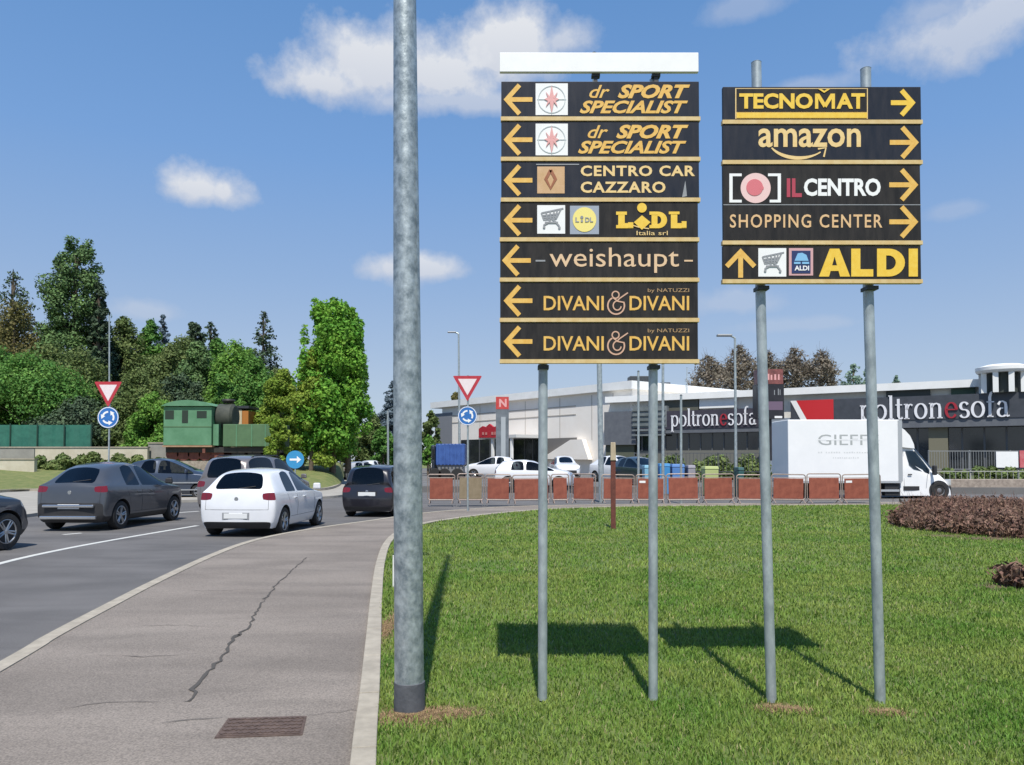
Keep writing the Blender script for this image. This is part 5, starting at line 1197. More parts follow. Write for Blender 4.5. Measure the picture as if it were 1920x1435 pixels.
# ---- blue lorry
Yv = 54; b0 = Vector((P(845, 862, Yv).x, Yv, .1)); f = px_fn(b0, Yv, 0); t = thing('blue_lorry', 'blue open lorry parked beyond the roundabout sign', 'lorry', b0)
blm = mat('lorry_blue', (.03, .08, .27), .55, scale=2, col2=(.05, .12, .36))
p, q = f(820, 833), f(873, 872); sk = MB().b6(p[0], q[0], -1.1, 1.1, q[2], p[2]); 
o = sk.build('skip_body', blm, t, bevel=.05); rb = MB()
for k in range(8): xx = p[0] + (q[0] - p[0]) * (k + .5) / 8; rb.b6(xx - .05, xx + .05, -1.16, -1.101, q[2], p[2])
rb.build('rib', blm, o); MB().b6(p[0] + .1, q[0] - .1, -1, 1, .5, q[2] - .003).build('chassis', mat('chassis_grey', (.2, .2, .2), .6), t)
c0 = f(811, 835); MB().b6(c0[0], p[0] - .05, -1.05, 1.05, .45, c0[2]).build('cab', blueblk, t, bevel=.12)
MB().b6(c0[0] + .1, p[0] - .1, -1.062, -1.051, 1.5, c0[2] - .3).build('window', glassm, t)
for xx in (c0[0] + .3, p[0] + .6, q[0] - .5):
    for yy in (-.95, .95): wo = MB().lathe([(.42, yy - .15), (.45, yy - .12), (.45, yy + .12), (.42, yy + .15)], (xx, 0, .45), 'y', 20).build('wheel', tyrem, t, smooth=True)

# ---- low railings, stone wall, banners on the right
rl = mat('railing_grey', (.10, .105, .11), .5, .2); rlp = mat('railing_pale', (.36, .36, .32), .6, scale=3, col2=(.42, .42, .38)); stone = mat('rubble_stone', (.22, .18, .15), .95, scale=5, col2=(.40, .34, .28), bump=.8, bscale=12)
def fence(px0, px1, ytop, ybot, Y, m, name, label, pitch, gz, nrail=2, cat='fence', Y1_=None, group=None):
    Y1_ = Y1_ or Y; a, b = P(px0, 862, Y), P(px1, 862, Y1_); zt, zb = P(px0, ytop, Y).z, P(px0, ybot, Y).z; d = (b - a); ln = math.hypot(d.x, d.y)
    t = thing(name, label, cat, (a.x, a.y, gz), math.atan2(d.y, d.x), group); zt -= gz; zb -= gz
    q = MB(); n = int(ln / pitch)
    for i in range(n + 1): q.tube([(i * pitch, 0, zb), (i * pitch, 0, zt - .02)], .014, 6)
    q.build('pickets', m, t)
    for k in range(nrail): z_ = zt - (zt - zb) * k / (nrail - 1 or 1); MB().b6(-.02, ln + .02, -.02, .02, z_ - .022, z_ + .022).build('rail', m, t)
    for i in range(int(ln / 2.5) + 1): MB().b6(i * 2.5 - .03, i * 2.5 + .03, .02, .08, 0, zt + .05).build('post', m, t)
    return t
fence(1742, 1960, 846, 880, 47, mat('railing_mid', (.30, .31, .31), .5, .2), 'railing', 'grey picket railing below the large shop name', .16, .2)
fence(1640, 1960, 884, 902, 40, rlp, 'railing', 'low pale rail fence right of the box truck', .30, 0)
MB().b6(0, 16, -.2, .2, -.2, .62).build('stone_wall', stone, loc=(P(1640, 862, 38.5).x, 38.5, 0), label='low rough stone wall right of the truck cab', cat='wall', bevel=.03)
fence(1190, 1442, 850, 885, 46, rl, 'railing', 'dark picket railing in front of the left shop windows', .22, .2)
Yn = 46.5; b0 = Vector((P(1886, 862, Yn).x, Yn, .2)); f = px_fn(b0, Yn, 0); t = thing('banner', 'white and pink banner tied to the picket railing', 'banner', b0); p, q = f(1867, 847), f(1909, 877); MB().b6(p[0], q[0], -.03, 0, q[2], p[2]).build('cloth', swhite, t)
for s in (0, 1): MB().b6((p[0], q[0] - .05)[s], (p[0] + .05, q[0])[s], .001, .05, 0, p[2]).build('post', rl, t)
b0 = Vector((P(1930, 862, Yn).x, Yn, .2)); f = px_fn(b0, Yn, 0); t = thing('banner', 'red banner at the right picture edge beside the white banner', 'banner', b0); p, q = f(1911, 845), f(1955, 877); MB().b6(p[0], q[0], -.03, 0, q[2], p[2]).build('cloth', mat('banner_red', (.5, .07, .09), .6, scale=2, col2=(.6, .2, .2)), t)
for s in (0, 1): MB().b6((p[0], q[0] - .05)[s], (p[0] + .05, q[0])[s], .001, .05, 0, p[2]).build('post', rl, t)
# bins and boxes between the barriers and the shops
def small_box(px0, px1, y0, y1, Y, m, name, label, cat, dep=.7, group=None):
    p, q = P(px0, y0, Y), P(px1, y1, Y); b = Vector(((p.x + q.x) / 2, Y, RZ)); hw = (q.x - p.x) / 2; t = thing(name, label, cat, b, 0, group); zt = p.z - RZ
    MB().box((0, 0, zt * .46), (hw * 1.85, dep, zt * .86), taper=1.06).build('bin_body', m, t, bevel=.03); MB().box((0, 0, zt * .945), (hw * 2.05, dep * 1.12, zt * .1), taper=.9).build('lid', m, t, bevel=.02)
    for s in (-1, 1): MB().lathe([(.09, s * hw * .8 - .03), (.09, s * hw * .8 + .03)], (0, dep * .45, .09), 'x', 14).build('wheel', tyrem, t)
gb = 'wheeled bins beyond the barriers'
small_box(1206, 1218, 872, 890, 37, mat('bin_pale_blue', (.2, .42, .55), .5), 'wheeled_bin', 'pale blue wheeled bin just left of the second sign post', 'bin', group=gb)
small_box(1234, 1254, 869, 888, 37, mat('bin_blue', (.05, .25, .52), .5), 'wheeled_bin', 'bright blue wheeled bin just right of the second sign post', 'bin', group=gb)
small_box(1257, 1281, 870, 888, 37.2, mat('bin_blue2', (.09, .22, .50), .5), 'wheeled_bin', 'blue wheeled bin, right of the two blue ones', 'bin', group=gb)
small_box(1287, 1301, 872, 888, 37, mat('bin_grey', (.3, .29, .33), .6), 'wheeled_bin', 'grey wheeled bin between the blue and the yellow-green ones', 'bin', group=gb)
small_box(1318, 1344, 874, 890, 36, mat('bin_lime', (.42, .48, .19), .6), 'wheeled_bin', 'yellow-green wheeled bin midway between the direction signs', 'bin', group=gb)
small_box(1380, 1391, 876, 896, 35, mat('bin_teal', (.03, .10, .10), .5), 'wheeled_bin', 'dark teal wheeled bin at the foot of the lamp mast', 'bin', group=gb)

# ------------------------------------------------------------------ plants
def leaf_mesh(name, cen, rad, n, size, m, parent, seed, flat=1.0, up=.35, **k):
    """n small leaf clusters (bent quads) spread over clumps: centres cen, radii rad"""
    rng = np.random.default_rng(seed); cen = np.array(cen); rad = np.array(rad); K = len(cen)
    wgt = rad ** 2; pick = rng.choice(K, n, p=wgt / wgt.sum())
    d = rng.normal(size=(n, 3)); d /= np.linalg.norm(d, axis=1)[:, None]; rr = rng.random(n) ** .45
    pos = cen[pick] + d * (rad[pick] * rr)[:, None] * np.array([1, 1, flat])
    nor = d * .9 + rng.normal(size=(n, 3)) * .55; nor[:, 2] += up; nor /= np.linalg.norm(nor, axis=1)[:, None]
    a = np.cross(nor, rng.normal(size=(n, 3))); a /= np.linalg.norm(a, axis=1)[:, None]; b = np.cross(nor, a)
    s = size * rng.uniform(.55, 1.35, n)[:, None]; ar = rng.uniform(.45, .9, n)[:, None]
    v = np.stack([pos - a * s, pos + b * s * ar - nor * s * .12, pos + a * s, pos - b * s * ar - nor * s * .12], 1).astype(np.float32)
    me = bpy.data.meshes.new(name); me.vertices.add(n * 4); me.vertices.foreach_set('co', v.ravel()); me.loops.add(n * 4); me.loops.foreach_set('vertex_index', np.arange(n * 4, dtype=np.int32))
    me.polygons.add(n); me.polygons.foreach_set('loop_start', np.arange(n, dtype=np.int32) * 4); me.update(calc_edges=True); me.materials.append(m)
    o = bpy.data.objects.new(name, me); COL.objects.link(o)
    if parent: o.parent = parent
    return tag(o, **k)
def foliage(name, c1, c2, isl=.36, tr=.3): return mat(name, tuple(x * 1.9 for x in c1), .7, scale=.45, col2=tuple(x * 1.85 for x in c2), island=isl, trans=tr, spec=.25)
FO = {'olive': foliage('leaf_olive', (.052, .078, .024), (.105, .135, .045)), 'dark': foliage('leaf_dark_conifer', (.022, .036, .022), (.045, .07, .034), tr=.05), 'seq': foliage('leaf_sequoia', (.032, .062, .024), (.08, .13, .04), tr=.08),
      'bright': foliage('leaf_bright', (.055, .125, .02), (.11, .20, .035), tr=.3), 'green': foliage('leaf_green', (.04, .10, .02), (.085, .17, .035)), 'yellow': foliage('leaf_yellow_green', (.085, .14, .018), (.155, .20, .03), tr=.35), 'poplar': foliage('leaf_poplar', (.055, .15, .018), (.125, .235, .03), tr=.3),
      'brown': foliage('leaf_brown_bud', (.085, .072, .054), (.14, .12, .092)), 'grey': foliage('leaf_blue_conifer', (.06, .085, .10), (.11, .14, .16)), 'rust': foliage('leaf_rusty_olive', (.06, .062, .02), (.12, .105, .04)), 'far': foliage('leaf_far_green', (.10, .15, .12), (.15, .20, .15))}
bark = mat('bark', (.09, .07, .05), .9, scale=8, col2=(.16, .125, .09), bump=.8, bscale=20)
GZ = lambda Y: 1.0 if Y > 44 else .3
TI = 0
wood = 'trees of the park on the left'
def tree(px, ytop, wpx, Y, kind, shape, label, name='tree', ybot=868, dens=1.0, group=None, gz=None, leaf=None, cat='tree', trunk=True, seed=None):
    global TI; TI += 1; rng = random.Random(seed or TI * 7)
    wpx *= 1.28 if (group == wood and shape in ('round', 'bush')) else 1.0; top = P(px, ytop, Y); z0 = GZ(Y) if gz is None else gz; Hh = top.z - z0; W = wpx * Y / FPX / 2
    t = thing(name, label, cat, (top.x, Y, z0), 0, group); zc0 = max(.3, P(px, ybot, Y).z - z0) if ybot else .3
    cen = []; rad = []; ch = Hh - zc0
    pf = {'round': lambda u: math.sin(math.pi * min(1, (u * .86 + .14))) ** .55, 'column': lambda u: min(1, (1 - u) * 3.4 + .16) ** .5 * min(1, .6 + u * 1.6), 'cone': lambda u: (1 - u) ** .68 * .97 + .03, 'bush': lambda u: math.sqrt(max(0, 1 - u * u)) * .98 + .08, 'poplar': lambda u: float(np.interp(u, [0, .12, .35, .6, .8, .93, 1], [.55, .9, 1, .92, .72, .5, .32]))}[shape]
    K = int({'cone': 130, 'column': 110, 'poplar': 170}.get(shape, 60) * min(1.6, max(.6, Hh / 10)))
    for i in range(K):
        u = (i + rng.random()) / K; r = pf(u) * W
        if shape == 'cone':
            r = pf(u) * W * rng.choice((.7, .85, 1.0, 1.15, 1.3)); a = rng.uniform(0, 2 * math.pi); q = rng.uniform(.35, .95); cr = max(.07 * W, r * .36)
        else: a = rng.uniform(0, 2 * math.pi); q = rng.uniform(.35, .95) ** .6; cr = W * (rng.uniform(.14, .36) if shape == 'poplar' else rng.uniform(.18, .42)) * (.7 if u > .9 else 1); r *= rng.uniform(.85, 1.1)
        q *= max(0, r - cr * .6); cen.append((q * math.cos(a), q * math.sin(a), zc0 + u * ch - (cr * .7 if u > .6 else 0))); rad.append(cr)
    if shape == 'poplar':      # loose leaders poking out of the top and sides
        for _ in range(26):
            a = rng.uniform(0, 2 * math.pi); u = rng.uniform(.2, .93); rr_ = pf(u) * W * rng.uniform(.72, .98)
            for k_ in range(3): cen.append((rr_ * math.cos(a), rr_ * math.sin(a), zc0 + u * ch + k_ * .45)); rad.append(.13 * W * (1 - .25 * k_) + .05)
    cen.append((0, 0, Hh - .12 * W)); rad.append(.10 * W)
    if trunk:
        lx = rng.uniform(-.2, .2); tr = max(.09, Hh * .016)
        MB().tube([(0, 0, -.3), (lx * .3, 0, Hh * .3), (lx, 0, Hh * .6), (0, 0, Hh * .93)], [tr * 1.25, tr, tr * .65, tr * .2], 10).build('trunk', bark, t, smooth=True)
        lm = MB()
        for i in range(0, len(cen) - 1, 1 if kind == 'brown' else 3):
            c = Vector(cen[i]); zz = max(zc0 * .7, c.z - math.hypot(c.x, c.y) * .7); lm.tube([(lx * .5, 0, min(zz, Hh * .85)), tuple(Vector((c.x * .5, c.y * .5, (zz + c.z) / 2 + .1))), tuple(c)], [tr * .35, tr * .2, tr * .06], 5, caps=False)
            if kind == 'brown':
                for _ in range(5):
                    e = c + Vector((rng.gauss(0, 1), rng.gauss(0, 1), abs(rng.gauss(0, 1)))) * rad[i] * .8; lm.tube([tuple(c.lerp(Vector((0, 0, zz)), .15)), tuple(e)], [tr * .10, tr * .03], 3, caps=False)
        lm.build('limbs', bark, t, smooth=True)
    sz = leaf or max(.10, Y / FPX * 2.5); area = W * ch * 2
    n = int(min(26000, max(900, 10 * area / (sz * sz)))); n = int(n * dens)
    leaf_mesh('crown', cen, rad, n, sz, FO[kind], t, TI, flat=.5 if shape == 'cone' else .9)
    return t
wood = 'trees of the park on the left'
tree(25, 505, 260, 84, 'dark', 'cone', 'dark conifer at the left picture edge, poking above the brownish trees', group=wood, name='conifer_tree')
tree(30, 560, 170, 78, 'rust', 'round', 'rusty olive tree under the dark conifer at the left edge', group=wood, name='broadleaf_tree')
tree(144, 443, 128, 78, 'seq', 'column', 'tall rounded dark green sequoia, highest tree in the picture', group=wood, name='sequoia_tree', dens=1.7)
tree(186, 530, 44, 77, 'dark', 'column', 'narrow dark tree leaning out of the right side of the sequoia', group=wood, name='conifer_tree')
tree(95, 640, 160, 70, 'olive', 'round', 'broad dull olive tree below the sequoia', group=wood, name='broadleaf_tree')
tree(150, 650, 150, 66, 'olive', 'round', 'olive tree left of the left yield sign', group=wood, name='broadleaf_tree')
tree(60, 660, 180, 62, 'green', 'bush', 'large bright green bushy tree above the green netting', group=wood, name='broadleaf_tree', dens=1.3, ybot=800)
tree(-20, 640, 150, 63, 'green', 'bush', 'green bushy tree cut by the left picture edge', group=wood, name='broadleaf_tree')
tree(232, 592, 100, 82, 'olive', 'round', 'dark olive tree right behind the thin pale mast', group=wood, name='broadleaf_tree')
tree(205, 640, 90, 80, 'dark', 'round', 'dark tree between the sequoia and the mast', group=wood, name='broadleaf_tree')
tree(283, 598, 70, 84, 'green', 'round', 'green round-topped tree left of the small pointed conifer', group=wood, name='broadleaf_tree')
tree(306, 588, 110, 92, 'grey', 'cone', 'small bluish pointed conifer on the skyline of the park', group=wood, name='conifer_tree')
tree(320, 640, 110, 74, 'olive', 'round', 'drooping olive-green tree behind the green crane wagon', group=wood, name='broadleaf_tree')
tree(262, 690, 120, 60, 'olive', 'bush', 'brownish olive shrubby tree right of the left yield sign', group=wood, name='broadleaf_tree')
tree(290, 735, 90, 57, 'bright', 'bush', 'bright light green bush left of the crane wagon cab', group=wood, name='broadleaf_tree')
tree(367, 604, 52, 88, 'dark', 'column', 'dark conifer rising left of the green gap in the skyline', group=wood, name='conifer_tree')
tree(395, 602, 150, 92, 'dark', 'cone', 'pointed dark conifer just right of its darker neighbour', group=wood, name='conifer_tree')
tree(370, 640, 90, 72, 'seq', 'round', 'dense dark green tree above the crane wagon cab', group=wood, name='broadleaf_tree', dens=1.2)
tree(345, 628, 120, 78, 'olive', 'round', 'olive tree filling the skyline right of the pale mast', group=wood, name='broadleaf_tree')
tree(408, 632, 80, 76, 'green', 'round', 'green tree in front of the pointed dark conifer', group=wood, name='broadleaf_tree')
tree(465, 652, 90, 74, 'bright', 'round', 'light green tree behind the broad bright one', group=wood, name='broadleaf_tree')
tree(520, 690, 90, 72, 'olive', 'round', 'dull tree under the right side of the spiky conifer', group=wood, name='broadleaf_tree')
tree(440, 638, 110, 68, 'bright', 'round', 'bright green broad tree left of the spiky conifer', group=wood, name='broadleaf_tree')
tree(495, 581, 165, 80, 'dark', 'cone', 'spiky dark conifer alone against the sky left of the tall green tree', group=wood, name='conifer_tree', dens=.75)
tree(480, 668, 95, 66, 'green', 'round', 'green tree at the foot of the spiky conifer', group=wood, name='broadleaf_tree')
tree(415, 700, 80, 62, 'green', 'round', 'green tree behind the boiler of the crane wagon', group=wood, name='broadleaf_tree')
tree(528, 690, 80, 58, 'yellow', 'bush', 'yellow-green tree left of the tall green tree', group=wood, name='broadleaf_tree', ybot=860)
tree(520, 775, 40, 47.5, 'yellow', 'bush', 'low yellow-green tree in front of the end of the green tender', group=wood, name='broadleaf_tree')
tree(335, 700, 130, 64, 'dark', 'bush', 'dark shrub mass behind the crane wagon cab', group=wood, name='broadleaf_tree')
tree(150, 740, 150, 60, 'dark', 'bush', 'dark undergrowth tree behind the left yield sign', group=wood, name='broadleaf_tree')
tree(626, 560, 150, 50, 'poplar', 'poplar', 'tall dense bright green tree left of the lamp column', name='poplar_tree', ybot=850, dens=1.7, leaf=.115)
tree(655, 575, 70, 50.5, 'poplar', 'column', 'second leader of the tall green tree, its thin right-hand neighbour', name='poplar_tree', ybot=800, dens=1.0, leaf=.115)
tree(585, 655, 80, 49, 'yellow', 'bush', 'yellow-green tree leaning against the left of the tall green tree', name='broadleaf_tree', ybot=868)
tree(737, 712, 110, 92, 'grey', 'cone', 'bluish cedar showing on both sides of the lamp column', name='conifer_tree', gz=0)
tree(700, 775, 70, 84, 'olive', 'round', 'dull tree between the tall green tree and the lamp column', name='broadleaf_tree', gz=0)
tree(718, 800, 60, 78, 'green', 'round', 'small green tree just left of the lamp column', name='broadleaf_tree', gz=0)
tree(655, 800, 80, 88, 'olive', 'round', 'dark tree behind the white notice board', name='broadleaf_tree', gz=0)
tree(808, 770, 46, 74, 'olive', 'bush', 'dull tree just right of the lamp column, beside the cream store', name='broadleaf_tree', gz=0)
tree(803, 815, 34, 66, 'bright', 'bush', 'light green bush at the left end of the cream store', name='broadleaf_tree', gz=0)
tree(855, 735, 46, 110, 'rust', 'bush', 'rusty treetop above the left roof end of the cream store', name='broadleaf_tree', gz=0)
far_ = 'bare brownish trees behind the shops'
tree(1328, 664, 86, 92, 'brown', 'round', 'brown budding tree right of the left direction sign', group=far_, name='bare_tree', gz=0, dens=.20, ybot=745)
tree(1385, 646, 90, 96, 'brown', 'round', 'brown budding tree behind the third sign post', group=far_, name='bare_tree', gz=0, dens=.20, ybot=745)
tree(1440, 658, 80, 97, 'brown', 'round', 'brown budding tree right behind the advertising tower', group=far_, name='bare_tree', gz=0, dens=.20, ybot=745)
tree(1490, 650, 90, 96, 'brown', 'round', 'brown budding tree right of the advertising tower', group=far_, name='bare_tree', gz=0, dens=.20, ybot=745)
tree(1540, 655, 78, 93, 'brown', 'round', 'rightmost brown budding tree above the red fascia panel', group=far_, name='bare_tree', gz=0, dens=.20, ybot=745)
tree(1600, 680, 130, 135, 'far', 'cone', 'pale green treetop left of the fourth sign post', name='far_tree', gz=0, dens=.6)
tree(1625, 690, 34, 140, 'far', 'round', 'pale green treetop beside the fourth sign post', name='far_tree', gz=0, dens=.6)
tree(1680, 703, 40, 140, 'far', 'round', 'pale treetop just right of the fourth sign post', name='far_tree', gz=0, dens=.6)

# hedges and shrub beds
def hedge(pts, hgt, dep, kind, label, n, size, name='hedge', cat='hedge', gz=0.0, seed=1, bump=.3, m=None, wood_=False):
    rng = random.Random(seed); a = Vector(pts[0]); cen = []; rad = []
    for i in range(len(pts) - 1):
        p, q = Vector(pts[i]), Vector(pts[i + 1]); k = max(2, int((q - p).length / (dep * .45)))
        for j in range(k):
            c = p.lerp(q, (j + rng.random()) / k) - a; h = hgt * rng.uniform(1 - bump, 1 + bump)
            for lv in (.35, .72): cen.append((c.x + rng.uniform(-.3, .3) * dep, c.y + rng.uniform(-.35, .35) * dep, h * lv)); rad.append(h * .36)
    t = leaf_mesh(name, cen, rad, n, size, m or FO[kind], None, seed, label=label, cat=cat, kind='stuff' if wood_ else None); t.location = (a.x, a.y, gz); return t
hedge([(P(66, 862, 50).x, 50), (P(330, 862, 50).x, 50)], 1.0, 1.2, 'yellow', 'low clipped green hedge in front of the cream wall', 9000, .13, gz=.75, seed=11, m=FO['olive'])
hedge([(P(1200, 862, 47.5).x, 47.5), (P(1440, 862, 47.5).x, 47.5)], 1.35, 1.0, 'olive', 'olive hedge behind the dark railing under the left shop windows', 7000, .12, gz=.2, seed=12)
hedge([(P(1775, 862, 44).x, 44), (P(1990, 862, 44).x, 44)], .85, 1.2, 'olive', 'low hedge between the two railings right of the truck', 6000, .11, gz=.15, seed=13)
# bare red-brown shrub bed on the lawn: many thin twigs plus small buds
def twig_bed(poly_c, label, seed, n, hmin, hmax, name, kind_):
    rng = np.random.default_rng(seed); q = MB(); P0 = poly_c[0]
    cnt = 0; v = []; f = []
    for (cx, cy, rx, ry), k in zip(poly_c, n):
        for _ in range(k):
            a = rng.uniform(0, 2 * math.pi); r = math.sqrt(rng.random()); x, y = cx + rx * r * math.cos(a), cy + ry * r * math.sin(a); h = rng.uniform(hmin, hmax) * (1 - .35 * r ** 3)
            la = rng.uniform(0, 2 * math.pi); ll = h * rng.uniform(.1, .8); e = (x + math.cos(la) * ll, y + math.sin(la) * ll, h); w_ = rng.uniform(.004, .011)
            pa = rng.uniform(0, math.pi); dx, dy = math.cos(pa) * w_, math.sin(pa) * w_
            s = len(v); mx_ = (x + math.cos(la) * ll * .3, y + math.sin(la) * ll * .3, h * .55)
            v += [(x - dx, y - dy, -.01), (x + dx, y + dy, -.01), (mx_[0] + dx, mx_[1] + dy, mx_[2]), (mx_[0] - dx, mx_[1] - dy, mx_[2]), (e[0] + dx * .4, e[1] + dy * .4, e[2]), (e[0] - dx * .4, e[1] - dy * .4, e[2])]; f += [(s, s + 1, s + 2, s + 3), (s + 3, s + 2, s + 4, s + 5)]
            for b in range(4):     # side buds / dry leaves
                tt = rng.uniform(.35, 1); c = np.array([x + math.cos(la) * ll * tt, y + math.sin(la) * ll * tt, h * tt]) + rng.normal(size=3) * .035; d = rng.normal(size=(2, 3)) * rng.uniform(.012, .03)
                s = len(v); v += [tuple(c - d[0]), tuple(c + d[1]), tuple(c + d[0]), tuple(c - d[1])]; f.append((s, s + 1, s + 2, s + 3))
    me = bpy.data.meshes.new(name); me.from_pydata([(a - P0[0], b - P0[1], c) for a, b, c in v], [], f); me.materials.append(mat('dry_twig', (.12, .065, .045), .85, scale=1.6, col2=(.24, .145, .10), island=.45)); o = bpy.data.objects.new(name, me); COL.objects.link(o); o.location = (P0[0], P0[1], 0)
    return tag(o, label, 'shrubs', None, kind_)
G_ = lambda x, y: G(x, y)
g1, g2_, g3_, g4 = G(1750, 975), G(1820, 995), G(1900, 1000), G(1960, 985)
twig_bed([(g1.x + .6, g1.y + .2, .9, 2.0), (g2_.x, g2_.y + .6, 1.2, 2.0), (g3_.x + .1, g3_.y + .8, 1.6, 2.2), (g4.x + .8, g4.y + 1.5, 2.6, 3.6), (g1.x + 3.4, g1.y + 3.5, 2.1, 2.4)], 'bed of low bare red-brown shrubs on the right of the lawn', 5, [2200, 2400, 3000, 4500, 2800], .16, .46, 'shrub_bed', 'stuff')
rngt = random.Random(9); sp = MB()
for (cx_, cy_, rx_, ry_), k_ in zip([(g1.x + .6, g1.y + .2, 1.0, 2.1), (g2_.x, g2_.y + .6, 1.3, 2.1), (g3_.x + .1, g3_.y + .8, 1.6, 2.3), (g4.x + .8, g4.y + 1.5, 2.6, 3.6), (g1.x + 3.4, g1.y + 3.5, 2.1, 2.4)], (60, 60, 70, 120, 80)):
    for _ in range(k_):
        a_ = rngt.uniform(0, 6.283); r_ = math.sqrt(rngt.random()); x_, y_ = cx_ + rx_ * r_ * math.cos(a_), cy_ + ry_ * r_ * math.sin(a_); h_ = rngt.uniform(.4, .68); l_ = rngt.uniform(.05, .25); b_ = rngt.uniform(0, 6.283)
        p0, p1, p2 = Vector((x_, y_, 0)), Vector((x_ + l_ * .4 * math.cos(b_), y_ + l_ * .4 * math.sin(b_), h_ * .6)), Vector((x_ + l_ * math.cos(b_), y_ + l_ * math.sin(b_), h_)); sp.tube([p0, p1, p2], [.007, .005, .002], 4)
sp.v = [(a_ - g1.x, b_ - g1.y, c_) for a_, b_, c_ in sp.v]
sp.build('tall_twigs', mat('twig_red', (.13, .055, .04), .85, scale=2, col2=(.22, .12, .08)), loc=(g1.x, g1.y, 0), label='sparse taller red-brown twigs standing out of the shrub bed', cat='shrubs', kind='stuff')
g5 = G(1925, 1098); twig_bed([(g5.x, g5.y, .30, .32)], 'small bare brown shrub at the right picture edge in the lawn', 6, [500], .1, .26, 'bare_shrub', None)

# ---- left background: walls, netting, crane wagon
wallc = mat('cream_wall', (.50, .45, .34), .9, scale=1.2, col2=(.60, .55, .44)); wallg = mat('grey_wall', (.25, .24, .22), .9, scale=1.2, col2=(.32, .31, .28))
def wall(px0, px1, y0, y1, Y, m, label, cap=True, name='garden_wall'):
    p, q = P(px0, y0, Y), P(px1, y1, Y); t = thing(name, label, 'wall', (p.x, Y, q.z - .4)); MB().b6(0, q.x - p.x, 0, .3, 0, p.z - q.z + .4).build('wall_body', m, t)
    if cap: MB().b6(-.04, q.x - p.x + .04, -.05, .35, p.z - q.z + .402, p.z - q.z + .48).build('coping', kerbm, t)
wall(66, 276, 840, 866, 52, wallc, 'long cream wall behind the dark crossover roof'); wall(-80, 64, 862, 880, 48, wallc, 'low cream wall at the left picture edge')
wall(-80, 64, 840, 862, 53, wallg, 'grey wall under the green netting at the left edge'); wall(278, 322, 832, 866, 52.5, wallg, 'short grey wall beside the crane wagon')
net = mat('green_netting', (.02, .12, .085), .7, scale=2, col2=(.035, .17, .12)); a, b_ = P(-80, 797, 54), P(172, 838, 54); t = thing('netting_fence', 'green netting fence above the cream wall', 'fence', (a.x, 54, b_.z - 1.2)); w_ = b_.x - a.x; h_ = a.z - b_.z
q = MB(); nseg = 30; vs = [(w_ * i / nseg, .06 * math.sin(i * 1.9), z) for z in (1.15, 1.2 + h_) for i in range(nseg + 1)]; q.add(vs, [(i, i + 1, nseg + 2 + i, nseg + 1 + i) for i in range(nseg)]); q.build('netting', net, t)
for i in range(6): MB().tube([(w_ * i / 5, -.1, 0), (w_ * i / 5, -.1, 1.3 + h_)], .045, 8).build('post', mat('post_dark_green', (.02, .06, .04), .6), t)
# crane wagon (green cab, boiler, tank, red wheels)
Yc = 50; b0 = Vector((P(425, 862, Yc).x, Yc, 1.05)); f = px_fn(b0, Yc, 0); X = lambda px: f(px, 800)[0]; Z = lambda py: f(425, py)[2]
lg = mat('wagon_green', (.085, .215, .115), .7, scale=1.4, col2=(.12, .27, .155)); lgd = mat('wagon_dark_green', (.075, .145, .07), .75, scale=1.4, col2=(.10, .185, .09)); lb = mat('wagon_black', (.025, .024, .022), .6, scale=3, col2=(.04, .036, .032)); lr = mat('wagon_red', (.13, .04, .03), .8, scale=3, col2=(.20, .075, .05)); opn = mat('wagon_opening', (.02, .035, .025), .8)
t = thing('locomotive', 'old green locomotive with cab, black boiler and tender on the roundabout', 'locomotive', b0)
cabo = MB().b6(X(322), X(410), -1.2, 1.2, Z(836), Z(765)).build('cab', lg, t, bevel=.03)
rp = [(X(319) + (X(413) - X(319)) * i / 10, Z(764) + .38 * math.sin(math.pi * i / 10) ** .7) for i in range(11)]
MB().prism([(x, z) for x, z in rp] , -1.35, 1.35).build('cab_roof', lg, t)
for x0, x1, y0, y1 in ((325, 341, 772, 788), (356, 367, 772, 795), (383, 401, 773, 786)): MB().b6(X(x0), X(x1), -1.215, -1.201, Z(y1), Z(y0)).build('cab_window', opn, cabo)
MB().b6(X(322), X(410), -1.213, -1.201, Z(803), Z(801)).build('cab_band', lgd, cabo)
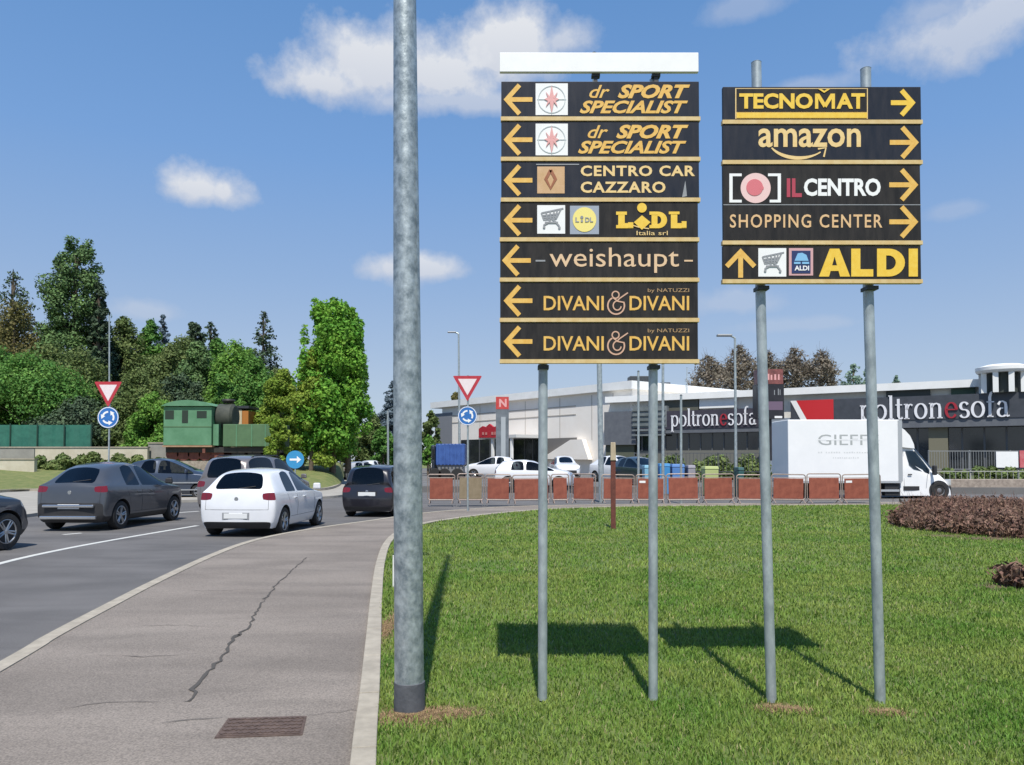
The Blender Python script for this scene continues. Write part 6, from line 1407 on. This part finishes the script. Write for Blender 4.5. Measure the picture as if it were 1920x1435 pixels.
bl_ = MB().lathe([(.8, X(411)), (.85, X(414)), (.85, X(438)), (.7, X(442))], (0, 0, Z(782)), 'x', 28).build('boiler', mat('boiler_black', (.035, .042, .035), .75, scale=2, col2=(.065, .07, .055)), t, smooth=True)
MB().lathe([(.35, Z(782) + .9), (.3, Z(756)), (.42, Z(752)), (.38, Z(749))], (X(428), 0, 0), 'z', 20).build('dome', lb, t, smooth=True)
MB().b6(X(411), X(421), -1.0, 1.0, Z(836), Z(797)).build('tank', lg, t)
tk = MB().b6(X(430), X(534), -1.1, 1.1, Z(838), Z(797)).build('tender', lgd, t, bevel=.03)
rb = MB()
for px in (455, 483, 508): rb.b6(X(px) - .03, X(px) + .03, -1.125, -1.101, Z(838), Z(797))
rb.build('tender_rib', lg, tk)
MB().b6(X(323), X(536), -.9, .9, Z(849), Z(839)).build('chassis', lb, t)
MB().b6(X(321), X(412), -1.25, 1.25, Z(839), Z(836.2)).build('footplate', mat('plate_tan', (.35, .2, .12), .8, scale=3, col2=(.42, .27, .17)), t)
for i, px in enumerate((334, 354, 374, 394, 416, 455, 485, 515)):
    for s in (-1, 1):
        wo = MB().lathe([(.40, s * .75 - .05), (.44, s * .75), (.40, s * .75 + .05)], (X(px), 0, Z(852)), 'y', 24).build('wheel', lr if i < 5 else lb, t, smooth=True)
MB().b6(X(395), X(400), -1.3, -1.2, Z(850), Z(842)).build('buffer_step', lr, t)
MB().b6(X(300), X(560), -1.5, 1.5, -.4, Z(852) - .43).build('track_bed', stone, t)
# small white lamp globe and orange chimney of a hut behind
b0 = Vector((P(460, 862, 57).x, 57, 1.2)); f = px_fn(b0, 57, 0); t = thing('park_hut', 'small pale hut with an orange side showing above the green tender', 'hut', b0); p, q = f(443, 770), f(462, 810); MB().b6(p[0], q[0], -1, 1, 0, p[2]).build('front', mat('hut_cream', (.55, .46, .3), .8), t); p, q = f(463, 772), f(474, 810); MB().b6(p[0], q[0], -1, 1, 0, p[2]).build('side', mat('hut_orange', (.42, .16, .03), .8), t)
a, b_ = f(441, 768), f(476, 763); MB().b6(a[0], b_[0], -1.1, 1.1, a[2] + .01, b_[2]).build('roof', dark, t)
